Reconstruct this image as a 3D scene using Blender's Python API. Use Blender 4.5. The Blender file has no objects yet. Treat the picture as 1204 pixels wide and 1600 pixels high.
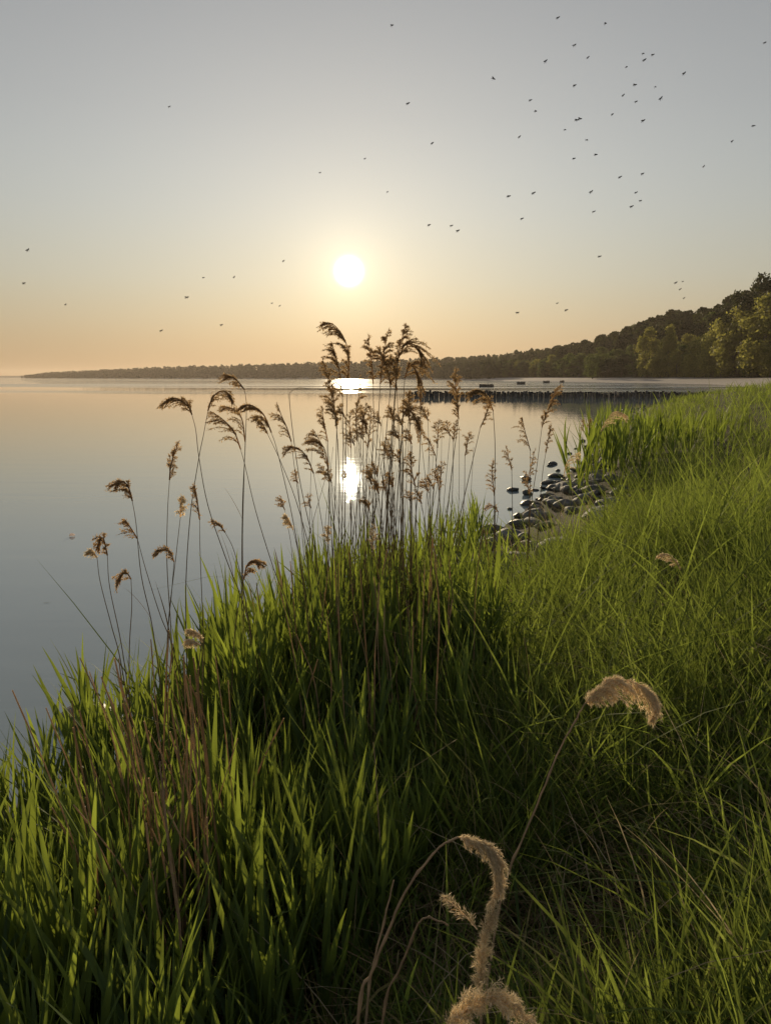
import bpy, math, random
import numpy as np
from mathutils import Vector, Matrix, Euler

R = math.radians
rng = np.random.default_rng(7)
rnd = random.Random(11)
sc = bpy.context.scene
C = sc.collection

# ------------------------------------------------------------------ camera, world, sun
CZ = 2.40
PITCH = 10.09
F = 1180.0
cam_d = bpy.data.cameras.new('camera')
cam = bpy.data.objects.new('camera', cam_d)
C.objects.link(cam)
cam.location = (0, 0, CZ)
cam.rotation_euler = (R(90 - PITCH), 0, 0)
cam_d.sensor_fit = 'VERTICAL'
cam_d.sensor_height = 24.0
cam_d.lens = 24.0 * F / 1600.0
cam_d.clip_start = 0.05
cam_d.clip_end = 20000
sc.camera = cam

SUN_AZ, SUN_EL = -2.66, 7.58          # degrees, azimuth measured from +Y towards +X
sd = Vector((math.sin(R(SUN_AZ)) * math.cos(R(SUN_EL)), math.cos(R(SUN_AZ)) * math.cos(R(SUN_EL)), math.sin(R(SUN_EL))))

w = bpy.data.worlds.new('World')
sc.world = w
w.use_nodes = True
nt = w.node_tree
N, L = nt.nodes, nt.links
N.clear()
def nn(t, **k):
    n = N.new(t)
    for a, b in k.items():
        setattr(n, a, b)
    return n
def mth(op, a, b=None, c=None, clamp=False):
    n = nn('ShaderNodeMath', operation=op, use_clamp=clamp)
    for i, v in enumerate((a, b, c)):
        if v is None: continue
        if isinstance(v, (int, float)): n.inputs[i].default_value = v
        else: L.new(v, n.inputs[i])
    return n.outputs[0]
out = nn('ShaderNodeOutputWorld'); bg = nn('ShaderNodeBackground')
L.new(bg.outputs[0], out.inputs[0])
sky = nn('ShaderNodeTexSky', sky_type='NISHITA')
sky.sun_disc = False
sky.sun_elevation = R(SUN_EL)
sky.sun_rotation = R(SUN_AZ)
sky.air_density = 1.0; sky.dust_density = 4.0; sky.ozone_density = 1.0
bg.inputs[1].default_value = 0.1
tc = nn('ShaderNodeTexCoord')
nrm = nn('ShaderNodeVectorMath', operation='NORMALIZE'); L.new(tc.outputs['Generated'], nrm.inputs[0])
sep = nn('ShaderNodeSeparateXYZ'); L.new(nrm.outputs[0], sep.inputs[0])
ramp = nn('ShaderNodeValToRGB')
L.new(mth('MAXIMUM', sep.outputs[2], 0.0), ramp.inputs[0])
cr = ramp.color_ramp
cr.interpolation = 'B_SPLINE'
stops = [(0.0, (.59, .385, .20)), (.03, (.61, .435, .25)), (.07, (.61, .51, .335)), (.12, (.59, .575, .46)),
         (.20, (.55, .585, .565)), (.30, (.485, .51, .52)), (.45, (.37, .385, .405)), (.75, (.28, .31, .345)), (1.0, (.25, .28, .32))]
while len(cr.elements) < len(stops): cr.elements.new(0.5)
for e, (p, c) in zip(cr.elements, stops):
    e.position = p; e.color = (*c, 1)
dot = nn('ShaderNodeVectorMath', operation='DOT_PRODUCT')
L.new(nrm.outputs[0], dot.inputs[0]); dot.inputs[1].default_value = sd
ang = mth('ARCCOSINE', mth('MINIMUM', dot.outputs['Value'], 0.999999))
# wide falloff away from the sun
wide = mth('ADD', mth('MULTIPLY', mth('EXPONENT', mth('MULTIPLY', mth('MULTIPLY', ang, ang), -4.5)), 0.34), 0.70)
def vmul(a, s):
    n = nn('ShaderNodeVectorMath', operation='SCALE')
    if isinstance(a, tuple): n.inputs[0].default_value = a
    else: L.new(a, n.inputs[0])
    if isinstance(s, float): n.inputs['Scale'].default_value = s
    else: L.new(s, n.inputs['Scale'])
    return n.outputs[0]
def vadd(a, b):
    n = nn('ShaderNodeVectorMath', operation='ADD'); L.new(a, n.inputs[0]); L.new(b, n.inputs[1]); return n.outputs[0]
base = vmul(ramp.outputs[0], wide)
g1 = mth('MULTIPLY', mth('EXPONENT', mth('MULTIPLY', ang, -6.0)), 0.12)     # broad aureole
g2 = mth('MULTIPLY', mth('EXPONENT', mth('MULTIPLY', ang, -28.0)), 0.55)     # bright aureole round the sun
g3 = mth('MULTIPLY', mth('EXPONENT', mth('MULTIPLY', mth('POWER', mth('DIVIDE', ang, 0.0090), 2.0), -1.0)), 30.0)  # the sun itself
col = vadd(vadd(base, vmul((1.0, .84, .56), g1)), vadd(vmul((1.0, .86, .56), g2), vmul((1.0, .93, .74), g3)))
nis = vmul(sky.outputs[0], 0.003)
tot = vadd(vmul(col, 9.5), vmul(nis, 10.0))
L.new(tot, bg.inputs[0])

sun_d = bpy.data.lights.new('sun', 'SUN')
sun_d.energy = 4.4
sun_d.angle = R(0.6)
sun_d.color = (1.0, .80, .52)
sun = bpy.data.objects.new('sun', sun_d)
C.objects.link(sun)
sun.rotation_euler = sd.to_track_quat('Z', 'Y').to_euler()
sun.location = (0, 0, 60)

sc.view_settings.view_transform = 'Standard'
sc.view_settings.look = 'None'
sc.view_settings.exposure = 0.0
sc.view_settings.gamma = 1.0
sc.view_settings.use_curve_mapping = False
cy = sc.cycles
cy.max_bounces = 7; cy.diffuse_bounces = 3; cy.glossy_bounces = 3; cy.transmission_bounces = 5
cy.transparent_max_bounces = 8; cy.volume_bounces = 0
cy.sample_clamp_indirect = 4.0
cy.use_denoising = True

# ------------------------------------------------------------------ helpers
def at(px, py, d):
    """point on the ray of a photo pixel at world distance y = d"""
    p = R(PITCH); u = px - 602.0; v = 800.0 - py
    X = u; Y = F * math.cos(p) + v * math.sin(p); Z = v * math.cos(p) - F * math.sin(p)
    k = d / Y
    return np.array([X * k, d, CZ + Z * k])
def at_z(px, py, z):
    p = R(PITCH); u = px - 602.0; v = 800.0 - py
    X = u; Y = F * math.cos(p) + v * math.sin(p); Z = v * math.cos(p) - F * math.sin(p)
    k = (z - CZ) / Z
    return np.array([X * k, Y * k, z])

def mesh(name, V, faces, mat=None, smooth=True):
    """faces: list of int arrays (n,3) or (n,4)"""
    V = np.asarray(V, dtype=np.float32)
    me = bpy.data.meshes.new(name)
    faces = [np.asarray(f, dtype=np.int32) for f in faces if len(f)]
    nl = sum(f.size for f in faces); nf = sum(len(f) for f in faces)
    me.vertices.add(len(V)); me.vertices.foreach_set('co', V.ravel())
    me.loops.add(nl); me.loops.foreach_set('vertex_index', np.concatenate([f.ravel() for f in faces]))
    me.polygons.add(nf)
    tot = np.concatenate([np.full(len(f), f.shape[1], dtype=np.int32) for f in faces])
    start = np.concatenate([[0], np.cumsum(tot)[:-1]]).astype(np.int32)
    me.polygons.foreach_set('loop_start', start)
    me.polygons.foreach_set('use_smooth', np.full(nf, smooth, dtype=bool))
    me.update(calc_edges=True)
    if mat: me.materials.append(mat)
    return me
def link(name, me, parent=None, loc=(0, 0, 0), rot=(0, 0, 0), scale=None):
    o = bpy.data.objects.new(name, me); C.objects.link(o)
    o.location = loc; o.rotation_euler = rot
    if scale is not None: o.scale = scale if hasattr(scale, '__len__') else (scale,) * 3
    if parent: o.parent = parent
    return o
def tag(o, label=None, cat=None, group=None, kind=None):
    if label: o['label'] = label
    if cat: o['category'] = cat
    if group: o['group'] = group
    if kind: o['kind'] = kind
    return o
def thing(name, label, cat, loc=(0, 0, 0), rot=(0, 0, 0), group=None, scale=1.0):
    o = bpy.data.objects.new(name, None); C.objects.link(o)
    o.empty_display_size = 0.1
    o.location = loc; o.rotation_euler = rot; o.scale = (scale,) * 3
    return tag(o, label, cat, group)

class MB:
    """collects pieces into one mesh"""
    def __init__(s): s.V = []; s.T = []; s.Q = []; s.n = 0
    def add(s, V, T=None, Q=None):
        V = np.asarray(V, dtype=np.float64)
        if T is not None and len(T): s.T.append(np.asarray(T) + s.n)
        if Q is not None and len(Q): s.Q.append(np.asarray(Q) + s.n)
        s.V.append(V); s.n += len(V)
    def arrays(s):
        V = np.concatenate(s.V)
        T = np.concatenate(s.T) if s.T else np.zeros((0, 3), int)
        Q = np.concatenate(s.Q) if s.Q else np.zeros((0, 4), int)
        return V, T, Q
    def mesh(s, name, mat, smooth=True):
        V, T, Q = s.arrays()
        return mesh(name, V, [T, Q], mat, smooth)

def catmull(P, k=8):
    P = np.asarray(P, float)
    P = np.vstack([2 * P[0] - P[1], P, 2 * P[-1] - P[-2]])
    out = []
    for i in range(1, len(P) - 2):
        for t in np.linspace(0, 1, k, endpoint=False):
            a, b, c, d = P[i - 1], P[i], P[i + 1], P[i + 2]
            out.append(.5 * ((2 * b) + (c - a) * t + (2 * a - 5 * b + 4 * c - d) * t * t + (3 * b - a - 3 * c + d) * t ** 3))
    out.append(P[-2])
    return np.array(out)
def tube(path, rad, k=5):
    path = np.asarray(path, float); n = len(path)
    rad = np.broadcast_to(np.asarray(rad, float), (n,))
    T = np.gradient(path, axis=0); T /= np.linalg.norm(T, axis=1)[:, None] + 1e-9
    ref = np.array([0.13, 0.97, 0.2])
    if abs(T[0] @ ref) > .9: ref = np.array([1., 0, 0])
    A = np.cross(T, ref); A /= np.linalg.norm(A, axis=1)[:, None] + 1e-9
    B = np.cross(T, A)
    a = np.linspace(0, 2 * np.pi, k, endpoint=False)
    V = path[:, None] + rad[:, None, None] * (np.cos(a)[None, :, None] * A[:, None] + np.sin(a)[None, :, None] * B[:, None])
    V = V.reshape(-1, 3)
    i = np.arange(n - 1)[:, None] * k; j = np.arange(k)[None]; j2 = (j + 1) % k
    Q = np.stack([i + j, i + j2, i + k + j2, i + k + j], -1).reshape(-1, 4)
    return V, Q
def blades(P, h, wd, az, lean, curve, seg=3, fold=None, wprof=0.75):
    """vectorised grass blades -> V, T"""
    n = len(P)
    t = np.linspace(0, 1, seg + 1)
    d = np.stack([np.cos(az), np.sin(az), np.zeros(n)], -1)
    tw = az + np.pi / 2 + rng.normal(0, .9, n)
    sdv = np.stack([np.cos(tw), np.sin(tw), np.zeros(n)], -1)
    V = np.zeros((n, 2 * seg + 1, 3))
    for i, tt in enumerate(t):
        hor = h * (lean * tt + curve * tt ** 2)
        ver = h * (tt - (0.35 * lean ** 2) * tt - np.minimum(.55 * curve, 1.15) * curve * tt ** 3)
        c = P + d * hor[:, None]; c[:, 2] += ver
        if i < seg:
            ww = wd * (0.6 + 0.4 * min(1, tt * 3)) * (1 - tt ** 1.6) ** wprof * .5
            V[:, 2 * i] = c - sdv * ww[:, None]; V[:, 2 * i + 1] = c + sdv * ww[:, None]
        else:
            V[:, 2 * i] = c
    b = (np.arange(n) * (2 * seg + 1))[:, None, None]
    tri = []
    for i in range(seg - 1):
        a = 2 * i
        tri += [[a, a + 1, a + 3], [a, a + 3, a + 2]]
    a = 2 * (seg - 1); tri += [[a, a + 1, a + 2]]
    T = (b + np.array(tri)[None]).reshape(-1, 3)
    return V.reshape(-1, 3), T

# ------------------------------------------------------------------ materials
def mat_base(name):
    m = bpy.data.materials.new(name); m.use_nodes = True
    t = m.node_tree; t.nodes.clear()
    o = t.nodes.new('ShaderNodeOutputMaterial')
    return m, t, o
def leafmat(name, c1, c2, tr=(.3, .42, .05), trans=.5, rough=.5, spec=.15, c3=None, scale=0.0):
    """c1..c2 per piece variation; translucent thin foliage"""
    m, t, o = mat_base(name); n, l = t.nodes, t.links
    geo = n.new('ShaderNodeNewGeometry'); oi = n.new('ShaderNodeObjectInfo')
    add = n.new('ShaderNodeMath'); add.operation = 'ADD'
    l.new(geo.outputs['Random Per Island'], add.inputs[0]); l.new(oi.outputs['Random'], add.inputs[1])
    fr = n.new('ShaderNodeMath'); fr.operation = 'FRACT'; l.new(add.outputs[0], fr.inputs[0])
    rp = n.new('ShaderNodeValToRGB'); l.new(fr.outputs[0], rp.inputs[0])
    e = rp.color_ramp.elements
    e[0].color = (*c1, 1); e[1].color = (*c2, 1)
    if c3:
        e[1].position = .87
        x = rp.color_ramp.elements.new(.89); x.color = (*c3, 1)
    tx = n.new('ShaderNodeTexCoord'); no = n.new('ShaderNodeTexNoise')
    no.inputs['Scale'].default_value = scale or 9.0; no.inputs['Detail'].default_value = 3
    l.new(tx.outputs['Object'], no.inputs['Vector'])
    mr = n.new('ShaderNodeMapRange'); mr.inputs[1].default_value = .3; mr.inputs[2].default_value = .7
    mr.inputs[3].default_value = .72; mr.inputs[4].default_value = 1.25
    l.new(no.outputs[0], mr.inputs[0])
    sc_ = n.new('ShaderNodeVectorMath'); sc_.operation = 'SCALE'
    l.new(rp.outputs[0], sc_.inputs[0]); l.new(mr.outputs[0], sc_.inputs['Scale'])
    d = n.new('ShaderNodeBsdfPrincipled'); l.new(sc_.outputs[0], d.inputs['Base Color'])
    d.inputs['Roughness'].default_value = rough; d.inputs['Specular IOR Level'].default_value = spec
    tl = n.new('ShaderNodeBsdfTranslucent')
    vr = n.new('ShaderNodeMapRange'); vr.inputs[3].default_value = .65; vr.inputs[4].default_value = 1.2
    l.new(fr.outputs[0], vr.inputs[0])
    vm = n.new('ShaderNodeMath'); vm.operation = 'MULTIPLY'; l.new(vr.outputs[0], vm.inputs[0]); l.new(mr.outputs[0], vm.inputs[1])
    mul = n.new('ShaderNodeVectorMath'); mul.operation = 'SCALE'
    mul.inputs[0].default_value = tr; l.new(vm.outputs[0], mul.inputs['Scale'])
    l.new(mul.outputs[0], tl.inputs[0])
    mx = n.new('ShaderNodeMixShader'); mx.inputs[0].default_value = trans
    l.new(d.outputs[0], mx.inputs[1]); l.new(tl.outputs[0], mx.inputs[2]); l.new(mx.outputs[0], o.inputs[0])
    return m
def solid(name, stops, scale=5.0, rough=.8, bump=.3, dist=.02, detail=6, spec=.3, bscale=None, rand=0.0):
    m, t, o = mat_base(name); n, l = t.nodes, t.links
    tx = n.new('ShaderNodeTexCoord'); no = n.new('ShaderNodeTexNoise')
    no.inputs['Scale'].default_value = scale; no.inputs['Detail'].default_value = detail; no.inputs['Roughness'].default_value = .62
    l.new(tx.outputs['Object'], no.inputs['Vector'])
    rp = n.new('ShaderNodeValToRGB'); l.new(no.outputs[0], rp.inputs[0])
    while len(rp.color_ramp.elements) < len(stops): rp.color_ramp.elements.new(.5)
    for e, (p, c) in zip(rp.color_ramp.elements, stops): e.position = p; e.color = (*c, 1)
    b = n.new('ShaderNodeBsdfPrincipled')
    src = rp.outputs[0]
    if rand:
        oi = n.new('ShaderNodeObjectInfo'); mr = n.new('ShaderNodeMapRange')
        l.new(oi.outputs['Random'], mr.inputs[0]); mr.inputs[3].default_value = 1 - rand; mr.inputs[4].default_value = 1 + rand
        v = n.new('ShaderNodeVectorMath'); v.operation = 'SCALE'; l.new(src, v.inputs[0]); l.new(mr.outputs[0], v.inputs['Scale']); src = v.outputs[0]
    l.new(src, b.inputs['Base Color'])
    b.inputs['Roughness'].default_value = rough; b.inputs['Specular IOR Level'].default_value = spec
    if bump:
        n2 = n.new('ShaderNodeTexNoise'); n2.inputs['Scale'].default_value = bscale or scale * 4; n2.inputs['Detail'].default_value = 6
        l.new(tx.outputs['Object'], n2.inputs['Vector'])
        bp = n.new('ShaderNodeBump'); bp.inputs['Strength'].default_value = bump; bp.inputs['Distance'].default_value = dist
        l.new(n2.outputs[0], bp.inputs['Height']); l.new(bp.outputs[0], b.inputs['Normal'])
    l.new(b.outputs[0], o.inputs[0])
    return m

M = {}
M['grass'] = leafmat('grass_blades', (.042, .068, .024), (.096, .124, .036), tr=(.33, .41, .065), trans=.42, rough=.72, spec=.06, c3=(.26, .20, .09), scale=.8)
M['reed_leaf'] = leafmat('reed_leaf', (.038, .066, .030), (.074, .104, .042), tr=(.36, .45, .055), trans=.38, rough=.6, spec=.12, scale=2.5)
M['reed_stem'] = leafmat('reed_stem', (.06, .10, .03), (.10, .13, .04), tr=(.15, .2, .04), trans=.15, rough=.5)
M['dry_stem'] = leafmat('dry_stem', (.13, .085, .045), (.24, .165, .09), tr=(.3, .2, .1), trans=.12, rough=.5)
M['dead_stem'] = leafmat('dead_stem', (.30, .205, .12), (.50, .375, .24), tr=(.6, .43, .24), trans=.42, rough=.6, scale=14)
M['panicle'] = leafmat('panicle', (.17, .105, .055), (.36, .245, .14), tr=(.62, .42, .20), trans=.48, rough=.7, c3=(.45, .33, .2))
M['plume'] = leafmat('pale_plume', (.54, .44, .29), (.76, .65, .45), tr=(.92, .74, .46), trans=.5, rough=.8, c3=(.8, .68, .54))
M['litter'] = leafmat('dead_grass', (.10, .07, .04), (.26, .19, .11), tr=(.3, .22, .12), trans=.25, rough=.9, spec=0.)
M['straw'] = leafmat('dry_straw', (.24, .19, .11), (.46, .38, .25), tr=(.5, .4, .22), trans=.4, rough=.8, spec=.03)
M['understory'] = leafmat('dead_reed', (.16, .105, .06), (.34, .24, .15), tr=(.45, .31, .17), trans=.35, rough=.8, spec=.03)
M['pale_stem'] = leafmat('pale_stem', (.24, .165, .10), (.42, .31, .20), tr=(.5, .36, .22), trans=.2, rough=.65, scale=30, spec=.1)
M['weed'] = leafmat('weed_leaf', (.06, .11, .02), (.10, .15, .025), tr=(.34, .4, .03), trans=.45, rough=.75, spec=.04)
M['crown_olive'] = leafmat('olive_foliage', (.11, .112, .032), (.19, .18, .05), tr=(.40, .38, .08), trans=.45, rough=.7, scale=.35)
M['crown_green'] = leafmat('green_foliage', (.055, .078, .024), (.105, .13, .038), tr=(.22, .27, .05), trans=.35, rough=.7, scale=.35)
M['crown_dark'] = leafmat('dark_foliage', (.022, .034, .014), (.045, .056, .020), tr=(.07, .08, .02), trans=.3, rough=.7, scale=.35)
M['far_wood'] = leafmat('far_foliage', (.028, .036, .016), (.048, .054, .022), tr=(.06, .07, .02), trans=.25, rough=.8, scale=.02)
M['bark'] = solid('bark', [(.3, (.05, .04, .03)), (.7, (.13, .11, .085))], 3, .9, .6, .05)
M['rock'] = solid('rock', [(.28, (.035, .036, .038)), (.5, (.10, .10, .10)), (.72, (.22, .21, .20))], 2.6, .72, .6, .03, rand=.35)
M['wet_rock'] = solid('wet_rock', [(.3, (.018, .018, .017)), (.55, (.040, .040, .036)), (.75, (.085, .08, .07))], 4, .5, .5, .02, spec=.4, rand=.3)
M['pile'] = solid('weathered_pile', [(.3, (.035, .030, .026)), (.55, (.10, .092, .085)), (.75, (.26, .25, .24))], 3.5, .85, .6, .03, rand=.45)
M['pile_cap'] = solid('dark_pile_top', [(.3, (.012, .011, .010)), (.7, (.03, .027, .024))], 5, .8, .4, .02)
M['insect'] = solid('insect_body', [(.3, (.02, .016, .012)), (.7, (.05, .04, .03))], 200, .6, 0)
M['float'] = leafmat('floating_leaf', (.07, .06, .045), (.09, .075, .05), trans=.1)
M['white'] = leafmat('feather', (.7, .62, .56), (.8, .74, .68), tr=(.9, .8, .75), trans=.65)

# ground: soil and litter under the grass, sand on beaches, dark forest floor on the far hill
def ground_mat():
    m, t, o = mat_base('ground'); n, l = t.nodes, t.links
    geo = n.new('ShaderNodeNewGeometry'); sp = n.new('ShaderNodeSeparateXYZ'); l.new(geo.outputs['Position'], sp.inputs[0])
    def noise(s, d=6):
        k = n.new('ShaderNodeTexNoise'); k.inputs['Scale'].default_value = s; k.inputs['Detail'].default_value = d
        l.new(geo.outputs['Position'], k.inputs['Vector']); return k.outputs[0]
    def ramp_(src, stops):
        r = n.new('ShaderNodeValToRGB'); l.new(src, r.inputs[0])
        while len(r.color_ramp.elements) < len(stops): r.color_ramp.elements.new(.5)
        for e, (p, c) in zip(r.color_ramp.elements, stops): e.position = p; e.color = (*c, 1)
        return r.outputs[0]
    def mr(src, a, b, c=0., d=1.):
        r = n.new('ShaderNodeMapRange'); l.new(src, r.inputs[0])
        for i, v in enumerate((a, b, c, d)): r.inputs[i + 1].default_value = v
        return r.outputs[0]
    def mix(f, a, b):
        x = n.new('ShaderNodeMix'); x.data_type = 'RGBA'; l.new(f, x.inputs[0]); l.new(a, x.inputs[6]); l.new(b, x.inputs[7]); return x.outputs[2]
    att = n.new('ShaderNodeAttribute'); att.attribute_name = 'zone'
    sz = n.new('ShaderNodeSeparateXYZ'); l.new(att.outputs['Vector'], sz.inputs[0])
    soil = ramp_(noise(9.0, 9), [(.3, (.022, .018, .011)), (.5, (.045, .036, .022)), (.7, (.10, .078, .048))])
    sand = ramp_(noise(1.5, 8), [(.3, (.32, .27, .23)), (.6, (.42, .365, .32)), (.8, (.50, .44, .39))])
    floor_ = ramp_(noise(.06, 6), [(.3, (.018, .022, .010)), (.7, (.045, .05, .02))])
    mud = ramp_(noise(5, 8), [(.3, (.022, .02, .016)), (.7, (.065, .058, .045))])
    c = mix(sz.outputs[0], soil, sand)
    c = mix(sz.outputs[1], c, floor_)
    c = mix(sz.outputs[2], c, mud)
    b = n.new('ShaderNodeBsdfPrincipled'); l.new(c, b.inputs['Base Color']); b.inputs['Roughness'].default_value = .95
    b.inputs['Specular IOR Level'].default_value = .1
    bp = n.new('ShaderNodeBump'); bp.inputs['Strength'].default_value = .7; bp.inputs['Distance'].default_value = .03
    l.new(noise(25, 6), bp.inputs['Height']); l.new(bp.outputs[0], b.inputs['Normal'])
    l.new(b.outputs[0], o.inputs[0])
    return m
M['ground'] = ground_mat()

def water_mat():
    m, t, o = mat_base('water'); n, l = t.nodes, t.links
    geo = n.new('ShaderNodeNewGeometry'); sp = n.new('ShaderNodeSeparateXYZ'); l.new(geo.outputs['Position'], sp.inputs[0])
    def M_(op, a, b=None, clamp=False):
        k = n.new('ShaderNodeMath'); k.operation = op; k.use_clamp = clamp
        for i, v in enumerate((a, b)):
            if v is None: continue
            if isinstance(v, (int, float)): k.inputs[i].default_value = v
            else: l.new(v, k.inputs[i])
        return k.outputs[0]
    def noise(sx, sy, d=3, rough=.5, w=0., rot=0., dist=0.):
        mp = n.new('ShaderNodeMapping'); mp.inputs['Scale'].default_value = (sx, sy, 1); l.new(geo.outputs['Position'], mp.inputs[0])
        mp.inputs['Location'].default_value = (w, w, 0); mp.inputs['Rotation'].default_value = (0, 0, rot)
        k = n.new('ShaderNodeTexNoise'); k.inputs['Scale'].default_value = 1; k.inputs['Detail'].default_value = d
        k.inputs['Roughness'].default_value = rough; k.inputs['Distortion'].default_value = dist
        l.new(mp.outputs[0], k.inputs['Vector']); return k.outputs[0]
    def mr(src, a, b, c, d, smooth=False):
        r = n.new('ShaderNodeMapRange'); l.new(src, r.inputs[0])
        if smooth: r.interpolation_type = 'SMOOTHSTEP'
        for i, v in enumerate((a, b, c, d)): r.inputs[i + 1].default_value = v
        return r.outputs[0]
    # calm water near the shore, wind ripples beyond about 130 m, with slicks between
    wob = M_('MULTIPLY', M_('SUBTRACT', noise(.012, .03, 3), .5), 60)
    yy = M_('ADD', sp.outputs[1], wob)
    far = mr(yy, 105, 150, 0, 1, True)
    slick = mr(noise(.004, .022, 4, .6, 7.), .42, .52, .0, 1.)
    amt = M_('MULTIPLY', far, slick)
    swell = noise(.30, 1.5, 3, .5, 3., .12, .6)
    fine = noise(1.3, 7.5, 4, .6, 0., -.09, .8)
    big = noise(.9, 2.6, 3, .5)
    b1 = n.new('ShaderNodeBump'); b1.inputs['Distance'].default_value = .006; b1.inputs['Strength'].default_value = .5
    l.new(swell, b1.inputs['Height'])
    b2 = n.new('ShaderNodeBump'); b2.inputs['Distance'].default_value = .0011; b2.inputs['Strength'].default_value = .5
    l.new(fine, b2.inputs['Height']); l.new(b1.outputs[0], b2.inputs['Normal'])
    b3 = n.new('ShaderNodeBump'); b3.inputs['Distance'].default_value = .065
    l.new(amt, b3.inputs['Strength']); l.new(big, b3.inputs['Height']); l.new(b2.outputs[0], b3.inputs['Normal'])
    b = n.new('ShaderNodeBsdfPrincipled')
    b.inputs['Base Color'].default_value = (.25, .30, .315, 1)
    b.inputs['IOR'].default_value = 1.60
    rg = M_('ADD', M_('MULTIPLY', amt, .10), .006)
    l.new(rg, b.inputs['Roughness'])
    l.new(b3.outputs[0], b.inputs['Normal'])
    l.new(b.outputs[0], o.inputs[0])
    return m
M['water'] = water_mat()

# ------------------------------------------------------------------ coast and terrain
coast = catmull([(-330, -700), (-60, -122), (-16, -26), (-6.2, -5.2), (-2.05, 3.6), (1.77, 11.8), (7.2, 26), (13.2, 43), (19.5, 58), (30, 74), (41.5, 90), (57, 116), (79, 160),
                 (98, 207), (112, 255), (118, 310), (113, 380), (103, 470), (93, 600), (84, 760), (70, 950), (40, 1150), (-20, 1350),
                 (-131, 1560), (-504, 2000), (-1060, 2560), (-1330, 2830), (-1340, 3000), (-900, 3500), (-1500, 4400), (-4200, 4600)], 6)
poly = np.vstack([coast, [(-4200, 5600), (5600, 5600), (5600, -5600), (-3000, -5600)]])
def sdist(x, y):
    x = np.asarray(x, float); y = np.asarray(y, float)
    sh = x.shape; x = x.ravel(); y = y.ravel()
    best = np.full(x.shape, 1e9); inside = np.zeros(x.shape, bool)
    n = len(poly)
    for i in range(n):
        a = poly[i]; b = poly[(i + 1) % n]
        e = b - a; L2 = e @ e
        t = np.clip(((x - a[0]) * e[0] + (y - a[1]) * e[1]) / L2, 0, 1)
        d = (x - a[0] - t * e[0]) ** 2 + (y - a[1] - t * e[1]) ** 2
        best = np.minimum(best, d)
        c = (a[1] > y) != (b[1] > y)
        with np.errstate(divide='ignore', invalid='ignore'):
            xi = a[0] + (y - a[1]) * e[0] / (e[1] if e[1] else 1e-12)
        inside ^= c & (x < xi)
    s = np.sqrt(best) * np.where(inside, 1, -1)
    return s.reshape(sh)
def sstep(a, b, v):
    t = np.clip((v - a) / (b - a), 0, 1); return t * t * (3 - 2 * t)
def vnoise(x, y, f, seed=0):
    r = 0
    q = np.random.default_rng(seed)
    for k in range(5):
        a, b, c = q.uniform(0, 6.28, 3); g = f * (1 + .5 * k)
        r = r + np.sin(x * g * math.cos(a) + y * g * math.sin(a) + b + 1.3 * np.sin(g * .7 * y + c)) / (1 + .4 * k)
    return r / 3
def gz(x, y, s=None):
    x = np.asarray(x, float); y = np.asarray(y, float)
    if s is None: s = sdist(x, y)
    r = np.hypot(x, y)
    sp = np.maximum(s, 0)
    near = 2.0 * (1 - np.exp(-(sp / 5) ** 1.3)) + .05 * vnoise(x, y, 1.7, 3) * np.minimum(sp, 1) + .012 * sp.clip(0, 40) * 0
    hillA = np.interp(r, [0, 150, 240, 320, 420, 520, 700, 1000, 1500, 3000], [9, 17, 32, 40, 36, 26, 14, 13, 17, 10]) 
    far = 3.1 * (1 - np.exp(-sp / 14)) + hillA * sstep(24, 95, s) * (1 + .12 * vnoise(x, y, .02, 5))
    wv = sstep(80, 120, r)
    wv = np.where(y < 0, 0, wv)
    land = near * (1 - wv) + far * wv
    sea = np.maximum(-3.0, .30 * np.minimum(s, 0))
    return np.where(s > 0, land, sea)
def gz1(x, y): return float(gz(np.array([x]), np.array([y]))[0])

rr = np.concatenate([[0.0], np.geomspace(.4, 90, 150), np.geomspace(94, 6000, 110)])
aa = np.radians(np.concatenate([np.linspace(-35, 38, 300), np.linspace(40, 323, 70)]))
RR, AA = np.meshgrid(rr, aa, indexing='ij')
X = RR * np.sin(AA); Y = RR * np.cos(AA)
S = sdist(X, Y); Z = gz(X, Y, S)
nr, na = RR.shape
i = np.arange(nr - 1)[:, None]; j = np.arange(na)[None]; j2 = (j + 1) % na
Q = np.stack([i * na + j, (i + 1) * na + j, (i + 1) * na + j2, i * na + j2], -1).reshape(-1, 4)
me = mesh('ground', np.stack([X, Y, Z], -1).reshape(-1, 3), [Q[:, ::-1]], M['ground'])
at_ = me.attributes.new('zone', 'FLOAT_VECTOR', 'POINT')
rad = RR.ravel(); s_ = S.ravel()
wv = np.where(Y.ravel() < 0, 0, sstep(55, 75, rad))
sandz = wv * (1 - sstep(19, 26, s_)); floorz = wv * sstep(19, 26, s_)
mudz = (1 - wv) * (1 - sstep(.3, 1.0, s_))
at_.data.foreach_set('vector', np.stack([sandz, floorz, mudz], -1).astype(np.float32).ravel())
g = link('ground', me); tag(g, 'bank soil, sandy beach and wooded hill terrain around the bay', kind='structure')

# water sheet
wr = np.concatenate([[0.0], np.geomspace(1, 5900, 40)]); wa = np.linspace(0, 2 * np.pi, 96, endpoint=False)
RR, AA = np.meshgrid(wr, wa, indexing='ij')
i = np.arange(len(wr) - 1)[:, None]; j = np.arange(96)[None]; j2 = (j + 1) % 96
Q = np.stack([i * 96 + j, (i + 1) * 96 + j, (i + 1) * 96 + j2, i * 96 + j2], -1).reshape(-1, 4)
me = mesh('water', np.stack([RR * np.sin(AA), RR * np.cos(AA), 0 * RR], -1).reshape(-1, 3), [Q[:, ::-1]], M['water'])
tag(link('water', me), 'calm bay water mirroring the evening sky', kind='structure')

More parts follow.
